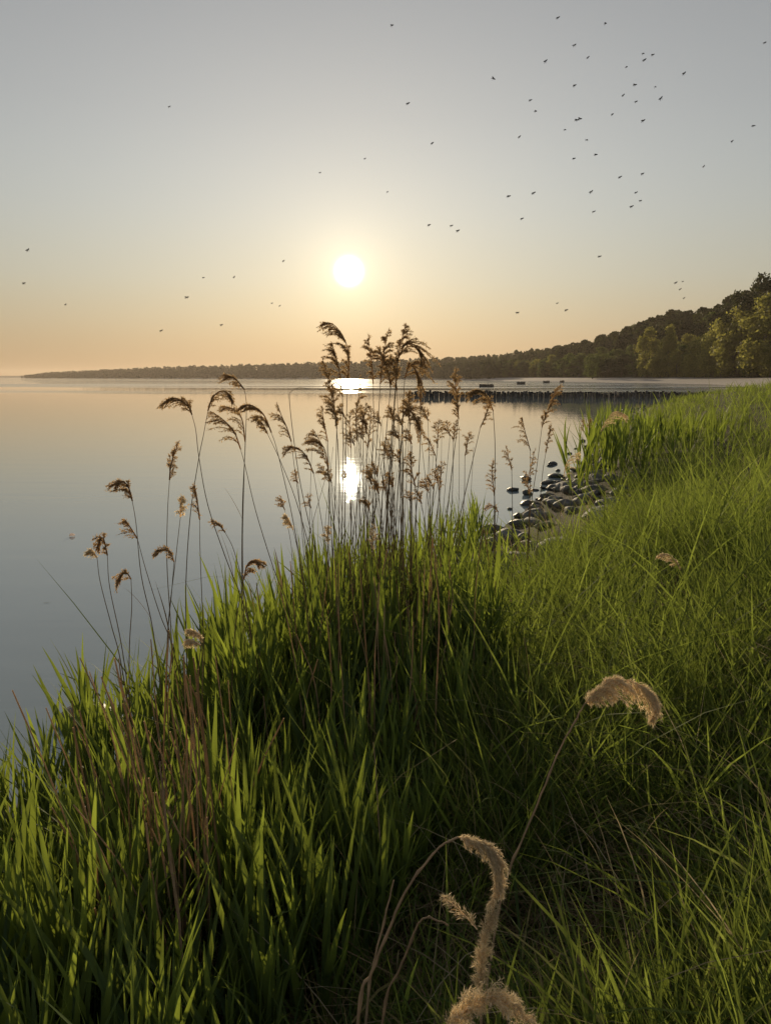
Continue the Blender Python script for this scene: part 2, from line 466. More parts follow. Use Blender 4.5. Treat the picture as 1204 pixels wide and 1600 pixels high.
# ------------------------------------------------------------------ haze
hm, ht, ho = mat_base('haze')
pv = ht.nodes.new('ShaderNodeVolumePrincipled')
pv.inputs['Color'].default_value = (1.0, .86, .74, 1)
pv.inputs['Density'].default_value = .00008
pv.inputs['Anisotropy'].default_value = .35
ht.links.new(pv.outputs[0], ho.inputs['Volume'])
hx, z0, z1 = 6300, -5.0, 62.0
V = [(a * hx, b * hx, c) for c in (z0, z1) for b in (-1, 1) for a in (-1, 1)]
hq = [[0, 2, 3, 1], [4, 5, 7, 6], [0, 1, 5, 4], [2, 6, 7, 3], [0, 4, 6, 2], [1, 3, 7, 5]]
tag(link('haze', mesh('haze', V, [np.array(hq)], hm, False)), 'thin evening haze over the bay', kind='stuff')

# ------------------------------------------------------------------ trees
def crown_mesh(name, mat, nleaf, hgt, wid, lobes, ls, seed, open_=.0, low=.12):
    q = np.random.default_rng(seed)
    cs = []; rs = []
    for k in range(lobes):
        u = q.uniform(low, .95); prof = math.sin(math.pi * min(1, (u - low + .12) / (1.06 - low))) ** .6
        a = q.uniform(0, 6.28); rr_ = wid * .5 * prof * math.sqrt(q.uniform(.05, 1)) * .8
        cs.append((rr_ * math.cos(a), rr_ * math.sin(a), u * hgt)); rs.append(wid * q.uniform(.13, .24) * (1 - open_ * .4))
    cs = np.array(cs); rs = np.array(rs)
    idx = q.choice(lobes, nleaf, p=rs ** 2 / (rs ** 2).sum())
    d = q.normal(size=(nleaf, 3)); d /= np.linalg.norm(d, axis=1)[:, None]
    d[:, 2] = np.where((d[:, 2] < -.3) & (q.random(nleaf) < .5), -d[:, 2], d[:, 2])
    rad_ = rs[idx] * (1 - .45 * q.random(nleaf) ** 2) * (1 + .15 * q.normal(size=nleaf))
    P = cs[idx] + d * rad_[:, None] * np.array([1, 1, .8])
    keep = P[:, 2] > hgt * low * .5; P = P[keep]; d = d[keep]; n = len(P)
    nrm_ = d + q.normal(size=(n, 3)) * .55; nrm_ /= np.linalg.norm(nrm_, axis=1)[:, None]
    t = np.cross(nrm_, q.normal(size=(n, 3))); t /= np.linalg.norm(t, axis=1)[:, None]
    b = np.cross(nrm_, t); sz = ls * q.uniform(.5, 1.3, n)[:, None]
    V = np.stack([P - t * sz, P - b * sz * .6 + nrm_ * sz * .15, P + t * sz, P + b * sz * .6 - nrm_ * sz * .1], 1).reshape(-1, 3)
    Q = np.arange(4 * n).reshape(n, 4)
    return mesh(name, V, [Q], mat, False)
def trunk_mesh(name, hgt, wid, seed):
    q = np.random.default_rng(seed); mb = MB()
    top = .78 * hgt
    tp = np.array([(q.normal(0, .12) * k, q.normal(0, .12) * k, top * k / 5) for k in range(6)]); tp[0] = 0; tp[0, 2] = -.6
    V, Q = tube(catmull(tp, 3), np.linspace(.035 * hgt ** .9, .05, 16), 7); mb.add(V, Q=Q)
    for k in range(9):
        u = q.uniform(.18, .7); a = q.uniform(0, 6.28); b0 = np.array([0, 0, top * u]) + tp[min(5, int(u * 5))] * [1, 1, 0]
        ln = wid * .42 * q.uniform(.6, 1)
        p1 = b0 + np.array([math.cos(a), math.sin(a), .7]) * ln * .5; p2 = b0 + np.array([math.cos(a) * ln, math.sin(a) * ln, ln * q.uniform(.7, 1.1)])
        V, Q = tube(catmull([b0, p1, p2], 3), np.linspace(.012 * hgt, .02, 7), 5); mb.add(V, Q=Q)
    return mb.mesh(name, M['bark'])
kinds = []
for k in range(3): kinds.append(('olive', crown_mesh('crown', M['crown_olive'], 5200, 15, 11, 30, .34, 20 + k, low=.05), trunk_mesh('trunk', 15, 11, 20 + k), 15.))
for k in range(3): kinds.append(('green', crown_mesh('crown', M['crown_green'], 4200, 15, 10, 26, .36, 30 + k, low=.06), trunk_mesh('trunk', 15, 10, 30 + k), 15.))
for k in range(3): kinds.append(('dark', crown_mesh('crown', M['crown_dark'], 4200, 16, 11, 38, .40, 40 + k, low=.04), trunk_mesh('trunk', 16, 10, 40 + k), 16.))
open_crown = crown_mesh('crown', M['crown_dark'], 2300, 15, 10, 20, .30, 77, open_=.8, low=.42)
open_trunk = trunk_mesh('trunk', 16, 9, 77)
LAB = {'olive': 'yellow olive leafy tree in the wood edge behind the beach',
       'green': 'mid green rounded tree in the wood along the far bay shore',
       'dark': 'dark green tree higher up on the wooded hillside'}
def tree_label(k, x, y):
    px = 602 + 1165 * x / y
    w_ = [(700, 'far down the shore above the left end of the groyne'), (800, 'above the left half of the groyne'), (880, 'above the middle of the groyne'), (940, 'above the right half of the groyne'), (1000, 'above the far reed clump left side'),
          (1060, 'left of the pale sand wedge'), (1120, 'above the left part of the sand wedge'), (1170, 'above the right part of the sand wedge'), (9999, 'at the right picture edge')]
    return {'olive': 'yellow olive leafy tree at the wood edge ', 'green': 'mid green rounded tree on the lower slope ', 'dark': 'dark green tree higher up the wooded hill '}[k] + next(n_ for l_, n_ in w_ if px < l_)
def place_tree(kind, x, y, h, label, group, rz=None, wide=1.0, crown=None, trunk=None, H0=15.):
    if crown is None:
        c = rnd.choice([k for k in kinds if k[0] == kind]); crown, trunk, H0 = c[1], c[2], c[3]
    t = thing('tree' if kind != 'open' else 'open_crowned_tree', label, 'tree', (x, y, gz1(x, y) - .1), (0, 0, rnd.uniform(0, 6.28) if rz is None else rz), group)
    s = h / H0; t.scale = (s * wide, s * wide, s)
    link('trunk', trunk, t); link('crown', crown, t)
    return t
# walk along the far coast; inland normal on the right hand side
cf = coast
seg = np.linalg.norm(np.diff(cf, axis=0), axis=1); cum = np.concatenate([[0], np.cumsum(seg)])
def coast_at(l):
    x = np.interp(l, cum, cf[:, 0]); y = np.interp(l, cum, cf[:, 1])
    x2 = np.interp(l + 2, cum, cf[:, 0]); y2 = np.interp(l + 2, cum, cf[:, 1])
    t = np.array([x2 - x, y2 - y]); t /= np.linalg.norm(t)
    return np.array([x, y]), np.array([t[1], -t[0]])
lstart = cum[np.argmin(np.hypot(cf[:, 0] - 60, cf[:, 1] - 125))]
lend = cum[np.argmin(np.hypot(cf[:, 0] - 84, cf[:, 1] - 760))]
ntree = 0
def vis(x, y, m=1.0):
    a = math.degrees(math.atan2(x, y)); return -27.5 - m < a < 27.5 + m
l = lstart
while l < lend:
    p, nn_ = coast_at(l); r = np.hypot(*p)
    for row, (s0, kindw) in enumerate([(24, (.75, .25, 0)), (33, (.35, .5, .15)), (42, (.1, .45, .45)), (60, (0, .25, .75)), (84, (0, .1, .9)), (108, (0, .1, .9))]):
        if row == 5 and r > 360: continue
        if row >= 2 and rnd.random() < (.04 if r < 420 else .6): continue
        s = s0 + rnd.uniform(-4, 4); o_ = rnd.uniform(-4, 4)
        q = p + nn_ * s + np.array([nn_[1], -nn_[0]]) * -o_
        if not vis(*q) or ntree >= 285: continue
        if sdist(np.array([q[0]]), np.array([q[1]]))[0] < (20 if r < 350 else 13): continue
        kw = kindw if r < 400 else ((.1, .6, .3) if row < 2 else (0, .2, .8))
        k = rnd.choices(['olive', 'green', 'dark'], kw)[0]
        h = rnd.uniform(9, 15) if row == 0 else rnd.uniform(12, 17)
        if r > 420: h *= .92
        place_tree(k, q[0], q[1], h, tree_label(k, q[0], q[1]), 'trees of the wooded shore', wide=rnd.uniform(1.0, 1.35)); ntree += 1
    l += rnd.uniform(7.5, 11.5) * (1 if r < 420 else 1.35)
print('trees', ntree, l, lstart, lend)
# single trees told apart in the photograph
def px_tree(px, pyt, d, h0, kind, label, wide=1.0, **kw):
    while sdist(np.array([at(px, 590, d)[0]]), np.array([float(d)]))[0] < (22 if kind != 'green' else 12): d += 3
    b = at(px, 590, d); x = b[0]; top = at(px, pyt, d)[2]; z = gz1(x, d)
    place_tree(kind, x, d, max(6., top - z), label, 'trees of the wooded shore', wide=wide, **kw)
px_tree(1180, 424, 300, 15, 'open', 'tall open crowned dark tree standing above all others on the right hill', .75, crown=open_crown, trunk=open_trunk)
px_tree(1147, 452, 300, 15, 'open', 'small thin crowned tree on the skyline just left of the tallest tree', .8, crown=open_crown, trunk=open_trunk)
px_tree(1010, 516, 300, 12, 'olive', 'leftmost big yellow olive tree at the beach edge', .8)
px_tree(1042, 512, 292, 12, 'olive', 'pointed yellow olive tree left of the sand wedge', .6)
px_tree(1090, 524, 285, 12, 'olive', 'broad bushy olive tree with bare limbs showing above the sand', .9)
px_tree(1150, 478, 250, 12, 'olive', 'largest brownish olive tree massed above the right end of the beach', 1.1)
px_tree(1192, 466, 240, 12, 'olive', 'brownish olive tree cut by the right picture edge', 1.1)
px_tree(1120, 500, 262, 12, 'olive', 'rounded olive tree in front of the dark hillside skyline', .9)
px_tree(925, 557, 400, 12, 'green', 'low rounded green tree at the water edge in mid shore', 1.)

# far wood as one mass
def far_wood(name, label, la, lb, rep_, rows, amax, ymin, K, qs, mat):
    q = np.random.default_rng(5)
    ls = np.repeat(np.arange(la, lb, 11.), rep_)
    P = []
    for l_ in ls:
        p, n_ = coast_at(l_ + q.uniform(-6, 6)); s = q.choice(rows) + q.uniform(-7, 7)
        P.append(p + n_ * s)
    P = np.array(P)
    a = np.degrees(np.arctan2(P[:, 0], P[:, 1])); P = P[(a > -33) & (a < amax) & (P[:, 1] > ymin)]
    ss = sdist(P[:, 0], P[:, 1]); P = P[ss > 4]; ss = ss[ss > 4]
    z = gz(P[:, 0], P[:, 1], ss); n = len(P)
    # fewer trees where the far spit runs out
    h = q.uniform(12, 17, n) * np.interp(P[:, 1], [0, 2300, 2700, 3000], [1, 1.15, .85, .5])
    u = q.random((n, K)); aa_ = q.uniform(0, 6.28, (n, K))
    rad_ = h[:, None] * .36 * np.sin(np.pi * np.clip(u * .86 + .12, 0, 1)) ** .6 * np.sqrt(q.uniform(.3, 1, (n, K)))
    c = np.stack([P[:, :1] + rad_ * np.cos(aa_), P[:, 1:] + rad_ * np.sin(aa_), z[:, None] + h[:, None] * (u * .97 + .02)], -1).reshape(-1, 3)
    m_ = len(c); nr_ = q.normal(size=(m_, 3)); nr_[:, 1] -= .8; nr_ /= np.linalg.norm(nr_, axis=1)[:, None]
    t = np.cross(nr_, q.normal(size=(m_, 3))); t /= np.linalg.norm(t, axis=1)[:, None]; b = np.cross(nr_, t)
    sz = (np.repeat(h, K) * q.uniform(.09, .17, m_) * qs)[:, None]
    V = np.stack([c - t * sz, c - b * sz, c + t * sz, c + b * sz], 1).reshape(-1, 3)
    tag(link(name, mesh(name, V, [np.arange(4 * m_).reshape(-1, 4)], M[mat], False)), label, 'wood', kind='stuff')
    print('far trees', n)
far_wood('distant_wood', 'hazy dark wood covering the distant shore across the bay', lend - 60, cum[-1] - 3700, 9, [8, 14, 24, 40, 60, 85, 110, 150], 12, 450, 34, 1., 'far_wood')
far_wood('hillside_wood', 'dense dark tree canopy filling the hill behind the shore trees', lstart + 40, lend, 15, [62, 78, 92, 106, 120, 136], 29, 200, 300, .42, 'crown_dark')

# ------------------------------------------------------------------ groynes
def pile_mesh(name, h, r, seed, mat):
    q = np.random.default_rng(seed)
    pts = [(0, 0, -1.0), (q.normal(0, .01), q.normal(0, .01), h * .5), (q.normal(0, .02), q.normal(0, .02), h * .97), (0, 0, h)]
    V, Q = tube(np.array(pts), [r, r * .98, r * .93, r * .6], 8)
    V[:, :2] *= 1 + q.normal(0, .04, (len(V), 1))
    T = [[24, 24 + k, 24 + k + 1] for k in range(1, 7)]
    return mesh(name, V, [Q, np.array(T)], mat)
pile_mes = [pile_mesh('pile', .56 + .03 * k, .150 + .008 * (k % 3), k, M['pile']) for k in range(6)]
cap_mes = []
for k in range(3):
    V, Q = tube(np.array([(0, 0, -.10), (0, 0, 0), (0, 0, .04), (0, 0, .045)]), [.160, .165, .115, .001], 8)
    V *= 1 + np.random.default_rng(k).normal(0, .04, (len(V), 1)); cap_mes.append(mesh('pile_top', V, [Q], M['pile_cap']))
g0 = at_z(640, 620.5, 0); g1 = at_z(1132, 622.5, 0)
gr = thing('pile_groyne', 'long low timber pile groyne running from the bank out into the bay', 'groyne', (g0[0], g0[1], 0))
npile = 118
for k in range(npile):
    t = k / (npile - 1)
    p = g0 * (1 - t) + g1 * t
    off = rnd.uniform(-.05, .05); h = .9
    kk = rnd.randrange(6)
    zoff = rnd.uniform(-.13, .08) + .06 * math.sin(k * .23)
    if t > .93: zoff -= (t - .93) * 1.2
    if rnd.random() < .10: zoff -= rnd.uniform(.15, .4)
    o = link('pile', pile_mes[kk], gr, (p[0] - g0[0], p[1] - g0[1] + off, zoff + .08), (rnd.gauss(0, .05), rnd.gauss(0, .05), rnd.uniform(0, 6)))
    link('pile_top', cap_mes[kk % 3], o, (0, 0, .56 + .03 * kk - .02))
# second row behind
for k in range(0, npile - 14, 2):
    t = k / (npile - 1); p = g0 * (1 - t) + g1 * t
    link('pile', pile_mes[rnd.randrange(6)], gr, (p[0] - g0[0] + .1, p[1] - g0[1] + .55, rnd.uniform(-.1, .06)), (rnd.uniform(-.03, .03), rnd.uniform(-.03, .03), rnd.uniform(0, 6)))
for (pa, pb, py, n_, lab) in [(748, 771, 605, 12, 'nearest and widest dark pile stub beyond the groyne'), (807, 820, 601, 9, 'second dark pile stub in the bay beyond the groyne'),
                              (848, 858, 598.8, 8, 'third small dark pile stub out in the bay'), (874, 881, 597.6, 6, 'farthest tiny dark pile stub by the far shore')]:
    a = at_z(pa, py, 0); b = at_z(pb, py, 0); wpx = np.linalg.norm(b - a)
    st = thing('groyne_stub', lab, 'groyne stub', (a[0], a[1], 0), group='pile stubs in the bay')
    rs_ = wpx / n_ / .30
    for k in range(n_):
        for row in range(2):
            p = (b - a) * (k + .5) / n_
            o = link('pile', pile_mes[rnd.randrange(6)], st, (p[0], p[1] + row * rs_ * .5, rnd.uniform(-.1, .1) - .3 * (row == 1)), (0, 0, rnd.uniform(0, 6)), (rs_, rs_, 1.5 if n_ < 12 else 1.15))
            o.data = pile_dark[rnd.randrange(3)] if 'pile_dark' in globals() else o.data

# ------------------------------------------------------------------ rocks
def rock_mesh(name, seed, mat, sub=3):
    import bmesh
    q = np.random.default_rng(seed)
    bm = bmesh.new(); bmesh.ops.create_icosphere(bm, subdivisions=sub, radius=1)
    me = bpy.data.meshes.new(name); bm.to_mesh(me); bm.free()
    V = np.zeros(len(me.vertices) * 3, dtype=np.float32); me.vertices.foreach_get('co', V); V = V.reshape(-1, 3)
    d = V.copy(); rr_ = np.ones(len(V))
    for k in range(12):      # flat faces cut off the ball
        n_ = q.normal(size=3); n_ /= np.linalg.norm(n_); c = q.uniform(.52, .86)
        dd = d @ n_; rr_ = np.where(dd > 1e-3, np.minimum(rr_, c / np.maximum(dd, 1e-3)), rr_)
    V = d * rr_[:, None]
    for f, a in ((2.2, .06), (5, .03), (11, .012)):
        ph = q.uniform(0, 6, 3); V = V * (1 + a * np.sin(d[:, :1] * f + ph[0]) * np.sin(d[:, 1:2] * f + ph[1]) * np.cos(d[:, 2:] * f + ph[2]) * 2)
    V = V * np.array([1.15, q.uniform(.7, .95), q.uniform(.42, .62)])
    me.vertices.foreach_set('co', V.astype(np.float32).ravel())
    me.polygons.foreach_set('use_smooth', np.full(len(me.polygons), True))
    me.materials.append(mat); me.update(); return me
rocks = [rock_mesh('rock', 50 + k, M['rock']) for k in range(6)]
wrocks = [rock_mesh('wet_rock', 60 + k, M['wet_rock'], 2) for k in range(5)]
def rock(px, py, wpx, wet, label, z=0.03, group='stones along the water edge', sink=.25):
    p = at_z(px, py + wpx * .12, z)
    dist = math.hypot(p[0], p[1]); r = wpx / F * dist * .5
    gzv = gz1(p[0], p[1])
    me = rnd.choice(wrocks if wet else rocks)
    o = link('boulder' if wpx > 24 else 'stone', me, None, (p[0], p[1], max(gzv, 0) + r * (.5 - sink)), (rnd.uniform(-.2, .2), rnd.uniform(-.2, .2), rnd.uniform(0, 6.28)), r)
    return tag(o, label, 'rock', group)
for (px, py, wp, wet, lab) in [
    (777, 826, 42, 0, 'dark grey boulder nearest the reeds in the small group right of centre'), (808, 803, 20, 1, 'flat dark stone behind the boulders right of the stalks'),
    (808, 820, 36, 1, 'dark wet boulder right of the nearest shore boulder'), (796, 792, 11, 1, None), (838, 790, 20, 1, None), (857, 774, 20, 0, 'grey stone at the left foot of the grey boulder heap'),
    (864, 760, 30, 1, 'dark wet boulder at the outer edge of the stone heap'), (848, 760, 14, 1, None), (824, 768, 22, 1, 'lone dark wet stone standing in the water'), (821, 740, 7, 1, None),
    (869, 788, 32, 0, 'grey boulder in the middle of the stone heap'), (886, 769, 34, 0, 'pale grey boulder at the back of the stone heap'), (880, 800, 40, 0, 'largest grey boulder half hidden by the front grass'),
    (905, 785, 30, 0, None), (905, 760, 26, 0, None), (872, 733, 10, 1, None), (876, 742, 15, 1, None), (868, 750, 11, 1, None), (887, 750, 10, 1, None), (897, 733, 18, 1, None), (903, 748, 14, 1, None),
    (884, 760, 14, 1, None), (912, 740, 18, 1, None), (920, 725, 16, 1, None), (905, 722, 10, 1, None), (932, 715, 16, 1, None), (925, 735, 20, 0, None), (940, 700, 14, 1, None),
    (918, 755, 24, 0, None), (835, 812, 22, 1, None), (850, 812, 30, 0, None), (862, 775, 14, 1, None), (930, 748, 22, 0, None), (842, 800, 15, 1, None), (920, 770, 22, 0, None)]:
    rock(px, py, wp, wet, lab or ('small dark wet stone scattered along the water edge' if wet else 'grey stone lying in the shore heap under the bank'))
# left foreground bank stones
for (px, py, wp, lab) in [(95, 1262, 150, 'pale sunlit boulder behind the left foreground reeds'), (20, 1345, 150, 'grey boulder at the left picture edge'),
                          (60, 1480, 170, 'pale boulder low in the left foreground under the reeds'), (175, 1300, 110, 'tan stone between reed stems left of centre'),
                          (-40, 1270, 130, 'boulder just past the left picture edge'), (200, 1420, 90, 'rounded stone among left reed stems'), (-10, 1590, 180, 'boulder in the lower left corner')]:
    p = at_z(px, py, .30); d = math.hypot(p[0], p[1]); r = wp / F * math.hypot(d, 2.1) * .5
    o = link('boulder', rnd.choice(rocks), None, (p[0], p[1], gz1(p[0], p[1]) + r * .42), (rnd.uniform(-.2, .2), 0, rnd.uniform(0, 6)), r)
    tag(o, lab, 'rock', 'stones along the water edge')
for k in range(120):
    yy = rnd.uniform(7.0, 17) if k < 80 else rnd.uniform(14, 24); xc = np.interp(yy, coast[:40, 1], coast[:40, 0]); s = rnd.uniform(-.15, 2.0) if yy < 15 else rnd.uniform(-.3, 1.1)
    q = np.array([xc + s * 1.08, yy]); r = rnd.uniform(.09, .25) * (1.15 if s > .3 else .8)
    wet = s < .12
    o = link('stone', rnd.choice(wrocks if wet else rocks), None, (q[0], q[1], max(0, gz1(q[0], q[1])) + r * .12), (rnd.uniform(-.2, .2), rnd.uniform(-.2, .2), rnd.uniform(0, 6)), r)
    tag(o, 'small dark wet stone scattered along the water edge' if wet else 'grey stone lying in the shore heap under the bank', 'rock', 'stones along the water edge')
# stones along the rest of the waterline
for k in range(70):
    l_ = rnd.uniform(cum[np.argmin(np.hypot(cf[:, 0] + 4, cf[:, 1] + 1))], cum[np.argmin(np.hypot(cf[:, 0] - 30, cf[:, 1] - 70))])
    p, n_ = coast_at(l_); s = rnd.uniform(-.6, .5) * (1 + np.hypot(*p) * .02); q = p + n_ * s
    if 6 < q[1] < 16: continue
    r = rnd.uniform(.08, .26)
    wet = s < 0
    o = link('stone', rnd.choice(wrocks if wet else rocks), None, (q[0], q[1], max(0, gz1(q[0], q[1])) + r * .15), (0, 0, rnd.uniform(0, 6)), r)
    tag(o, 'small dark wet stone scattered along the water edge' if wet else 'grey stone lying in the shore heap under the bank', 'rock', 'stones along the water edge')

# ------------------------------------------------------------------ grass (stuff)
def polar(n, r0, r1, a0, a1, rmin=1.6):
    r = np.exp(rng.uniform(math.log(r0), math.log(r1), n)); keep = rng.random(n) < np.minimum(1, (r / rmin)); r = r[keep]
    a = np.radians(rng.uniform(a0, a1, len(r)))
    return r * np.sin(a), r * np.cos(a), r
def reedzone(x, y, s):
    """0..1, where tall reed grows"""
    lim = np.interp(y, [-2, 2, 6, 8, 10, 11.5, 13, 14, 21, 22], [2.2, 2.6, 2.0, 1.0, .3, 0, 0, 3.6, 4.0, 0])
    return (s < lim) & (s > np.where(y > 12, .75, .08))
x, y, r = polar(230000, .55, 78, -42, 42)
tx_, ty_, tr_ = polar(15000, .9, 70, -42, 42)
nt_ = len(tx_); m_ = 15
off = rng.normal(0, 1, (nt_, m_, 2)) * (rng.uniform(.025, .075, (nt_, 1, 1)) * np.interp(tr_, [0, 4, 20, 60], [1, 1.1, 2.0, 4.0])[:, None, None])
bx = (tx_[:, None] + off[..., 0]).ravel(); by = (ty_[:, None] + off[..., 1]).ravel()
oa = np.arctan2(off[..., 1], off[..., 0]).ravel(); ol = np.hypot(off[..., 0], off[..., 1]).ravel() / np.repeat(np.interp(tr_, [0, 4, 20, 60], [1, 1.1, 2.0, 4.0]), m_)
th_ = np.repeat(rng.uniform(.75, 1.45, nt_), m_)
TA = np.concatenate([np.full(len(x), -99.), oa]); TL = np.concatenate([np.zeros(len(x)), ol]); TH = np.concatenate([np.full(len(x), .85), th_])
x = np.concatenate([x, bx]); y = np.concatenate([y, by]); r = np.hypot(x, y)
s = sdist(x, y)
edge = np.interp(y, [0, 7, 10, 14, 22, 30, 60], [.7, 1.3, 2.0, 1.5, 1.3, 1.3, 1.3])
inz = reedzone(x, y, s)
k = (s > edge) & (~inz | (rng.random(len(x)) < .3)) & (y > .2) & (r > .8)
x, y, r, s, TA, TL, TH = x[k], y[k], r[k], s[k], TA[k], TL[k], TH[k]
# clumping
cl = vnoise(x, y, 3.1, 8)
k = (rng.random(len(x)) < np.clip(.42 + 1.3 * cl, .03, 1)) | ((TA > -50) & (rng.random(len(x)) < np.clip(.62 + 1.5 * cl, .08, 1))); x, y, r, s, cl, TA, TL, TH = x[k], y[k], r[k], s[k], cl[k], TA[k], TL[k], TH[k]
n = len(x)
z = gz(x, y, s)
kind = rng.random(n); broad = kind < .20; fine = kind > .68
h = rng.gamma(9, .052, n).clip(.15, .85) * (1 + .38 * vnoise(x, y, 1.1, 4) + .25 * vnoise(x, y, 3.7, 14)).clip(.35, 1.65) * np.interp(r, [0, 1.2, 2.6], [.45, .55, .85])
h *= np.interp(y, [0, 3.0, 4.6, 6.5, 8.5, 13, 20], [.8, .9, 1.4, 1.2, .9, .95, .95]) * np.where(broad, 1.2, 1) * np.where(fine, .9, 1)
wd = rng.uniform(.004, .008, n) * np.where(broad, 2.1, 1) * np.where(fine, .6, 1) * np.interp(r, [0, 4, 12, 40, 80], [.85, 1, 1.6, 3.4, 5.5])
az = np.where(TA > -50, TA + rng.normal(0, .5, n), rng.uniform(0, 6.28, n)); h *= TH
V, T = blades(np.stack([x, y, z - .02], -1), h, wd, az, rng.uniform(.02, .26, n) + (TL * 3.2).clip(0, .4), rng.gamma(1.6, .28, n).clip(0, 1.1), 5)
tag(link('meadow_grass', mesh('meadow_grass', V, [T], M['grass'])), 'long sunlit green meadow grass covering the bank', 'grass', kind='stuff')
print('blades', n)
# dead grass litter
x, y, r = polar(30000, .5, 30, -42, 42, 2)
s = sdist(x, y); k = s > .2; x, y, r, s = x[k], y[k], r[k], s[k]; n = len(x)
z = gz(x, y, s) + rng.uniform(0, .12, n)
V, T = blades(np.stack([x, y, z], -1), rng.uniform(.1, .35, n), rng.uniform(.002, .005, n) * np.interp(r, [0, 5, 30], [1, 1.2, 3]), rng.uniform(0, 6.28, n), rng.uniform(.9, 1.9, n), rng.uniform(-.2, .4, n), 3)
tag(link('grass_litter', mesh('grass_litter', V, [T], M['litter'])), 'dry brown dead grass lying under the green blades', 'dead grass', kind='stuff')

x, y, r = polar(5000, 1.5, 25, -42, 42, 3)
s = sdist(x, y); k = s > .4; x, y, r, s = x[k], y[k], r[k], s[k]; n = len(x)
V, T = blades(np.stack([x, y, gz(x, y, s)], -1), rng.uniform(.25, .55, n), rng.uniform(.003, .006, n) * np.interp(r, [0, 5, 30], [1, 1.2, 3]), rng.uniform(0, 6.28, n), rng.uniform(.05, .5, n), rng.uniform(.2, 1.15, n), 6)
tag(link('dry_grass', mesh('dry_grass', V, [T], M['straw'])), 'pale dry grass blades arching between the green ones', 'dry grass', kind='stuff')

m = 60000
r = np.exp(rng.uniform(math.log(1.1), math.log(13), m)); a = np.radians(rng.uniform(-48, 32, m)); x = r * np.sin(a); y = r * np.cos(a)
s = sdist(x, y); cl = vnoise(x, y, 2.6, 21)
k = reedzone(x, y, s) & (rng.random(m) < np.clip(.35 + .8 * cl, .05, .9)) & ~((y < 4.6) & (x > .8)); x, y, s, r = x[k], y[k], s[k], r[k]; n = len(x)
top_ = np.interp(y, [0, 4.5, 6, 8, 10], [.95, 1.0, .85, .75, .6]) - .35 * np.interp(x, [-1.7, -.8], [1, 0]); z = gz(x, y, s)
h = ((top_ - z) * rng.uniform(.35, 1.1, n)).clip(.12, 1)
V, T = blades(np.stack([x, y, z - .03], -1), h, rng.uniform(.003, .0065, n) * np.interp(r, [0, 4, 12], [1, 1.2, 2]), rng.uniform(0, 6.28, n), rng.uniform(.0, .28, n), rng.uniform(0, .15, n), 3)
tag(link('dead_reed_understory', mesh('dead_reed_understory', V, [T], M['understory'])), 'brown dead stems and leaves standing thick between the green reeds', 'dead reeds', kind='stuff')
print('understory', n)

# ------------------------------------------------------------------ green reeds
def reed_leaf(ln, wd, lean, curve, seed, seg=7):
    q = np.random.default_rng(seed)
    t = np.linspace(0, 1, seg + 1)
    hor = ln * (lean * t + curve * t ** 2.2); ver = ln * (np.sqrt(max(.05, 1 - lean ** 2)) * t - .75 * curve * curve * t ** 3)
    prof = np.minimum(1, .25 + t * 5) * (1 - t ** 2.3) ** .9
    tw = q.normal(0, .5) * t
    V = []
    for i in range(seg + 1):
        c = np.array([hor[i], q.normal(0, .003), ver[i]])
        sdv = np.array([-.2 * math.sin(tw[i]), math.cos(tw[i]), math.sin(tw[i]) * .7]) * wd * .5 * max(prof[i], .02)
        f = np.array([-.8, 0, .35]) * wd * .12 * prof[i]
        V += [c - sdv + f, c, c + sdv + f]
    Q = []
    for i in range(seg):
        a = 3 * i; Q += [[a, a + 1, a + 4, a + 3], [a + 1, a + 2, a + 5, a + 4]]
    return np.array(V), np.array(Q)
leaf_var = [reed_leaf(rnd.uniform(.80, 1.15), rnd.uniform(.044, .064), rnd.uniform(.10, .36), rnd.choice([.0, .04, .08, .16, .30]), k) for k in range(14)]
leaf_me = [mesh('leaf', v, [q], M['reed_leaf']) for v, q in leaf_var]
stem_var = []
for k in range(5):
    b = rnd.uniform(-.06, .06)
    p = [(0, 0, -.05), (b * .2, 0, .35), (b * .6, .01, .7), (b, .0, 1.0)]
    stem_var.append(tube(catmull(p, 2), np.linspace(.0052, .0022, 7), 5) + (b,))
stem_me = [mesh('stem', v, [q], M['reed_stem']) for v, q, b in stem_var]
designs = []
for k in range(12):
    si = rnd.randrange(5); nl = rnd.randint(5, 6); a = rnd.uniform(0, 6.28); lv = []
    for i in range(nl):
        hh = .16 + .80 * i / (nl - 1); lv.append((rnd.randrange(14), hh, a + rnd.gauss(0, .35), .62 + .5 * math.sin(math.pi * (i + .6) / nl))); a += math.pi
    designs.append((si, lv))
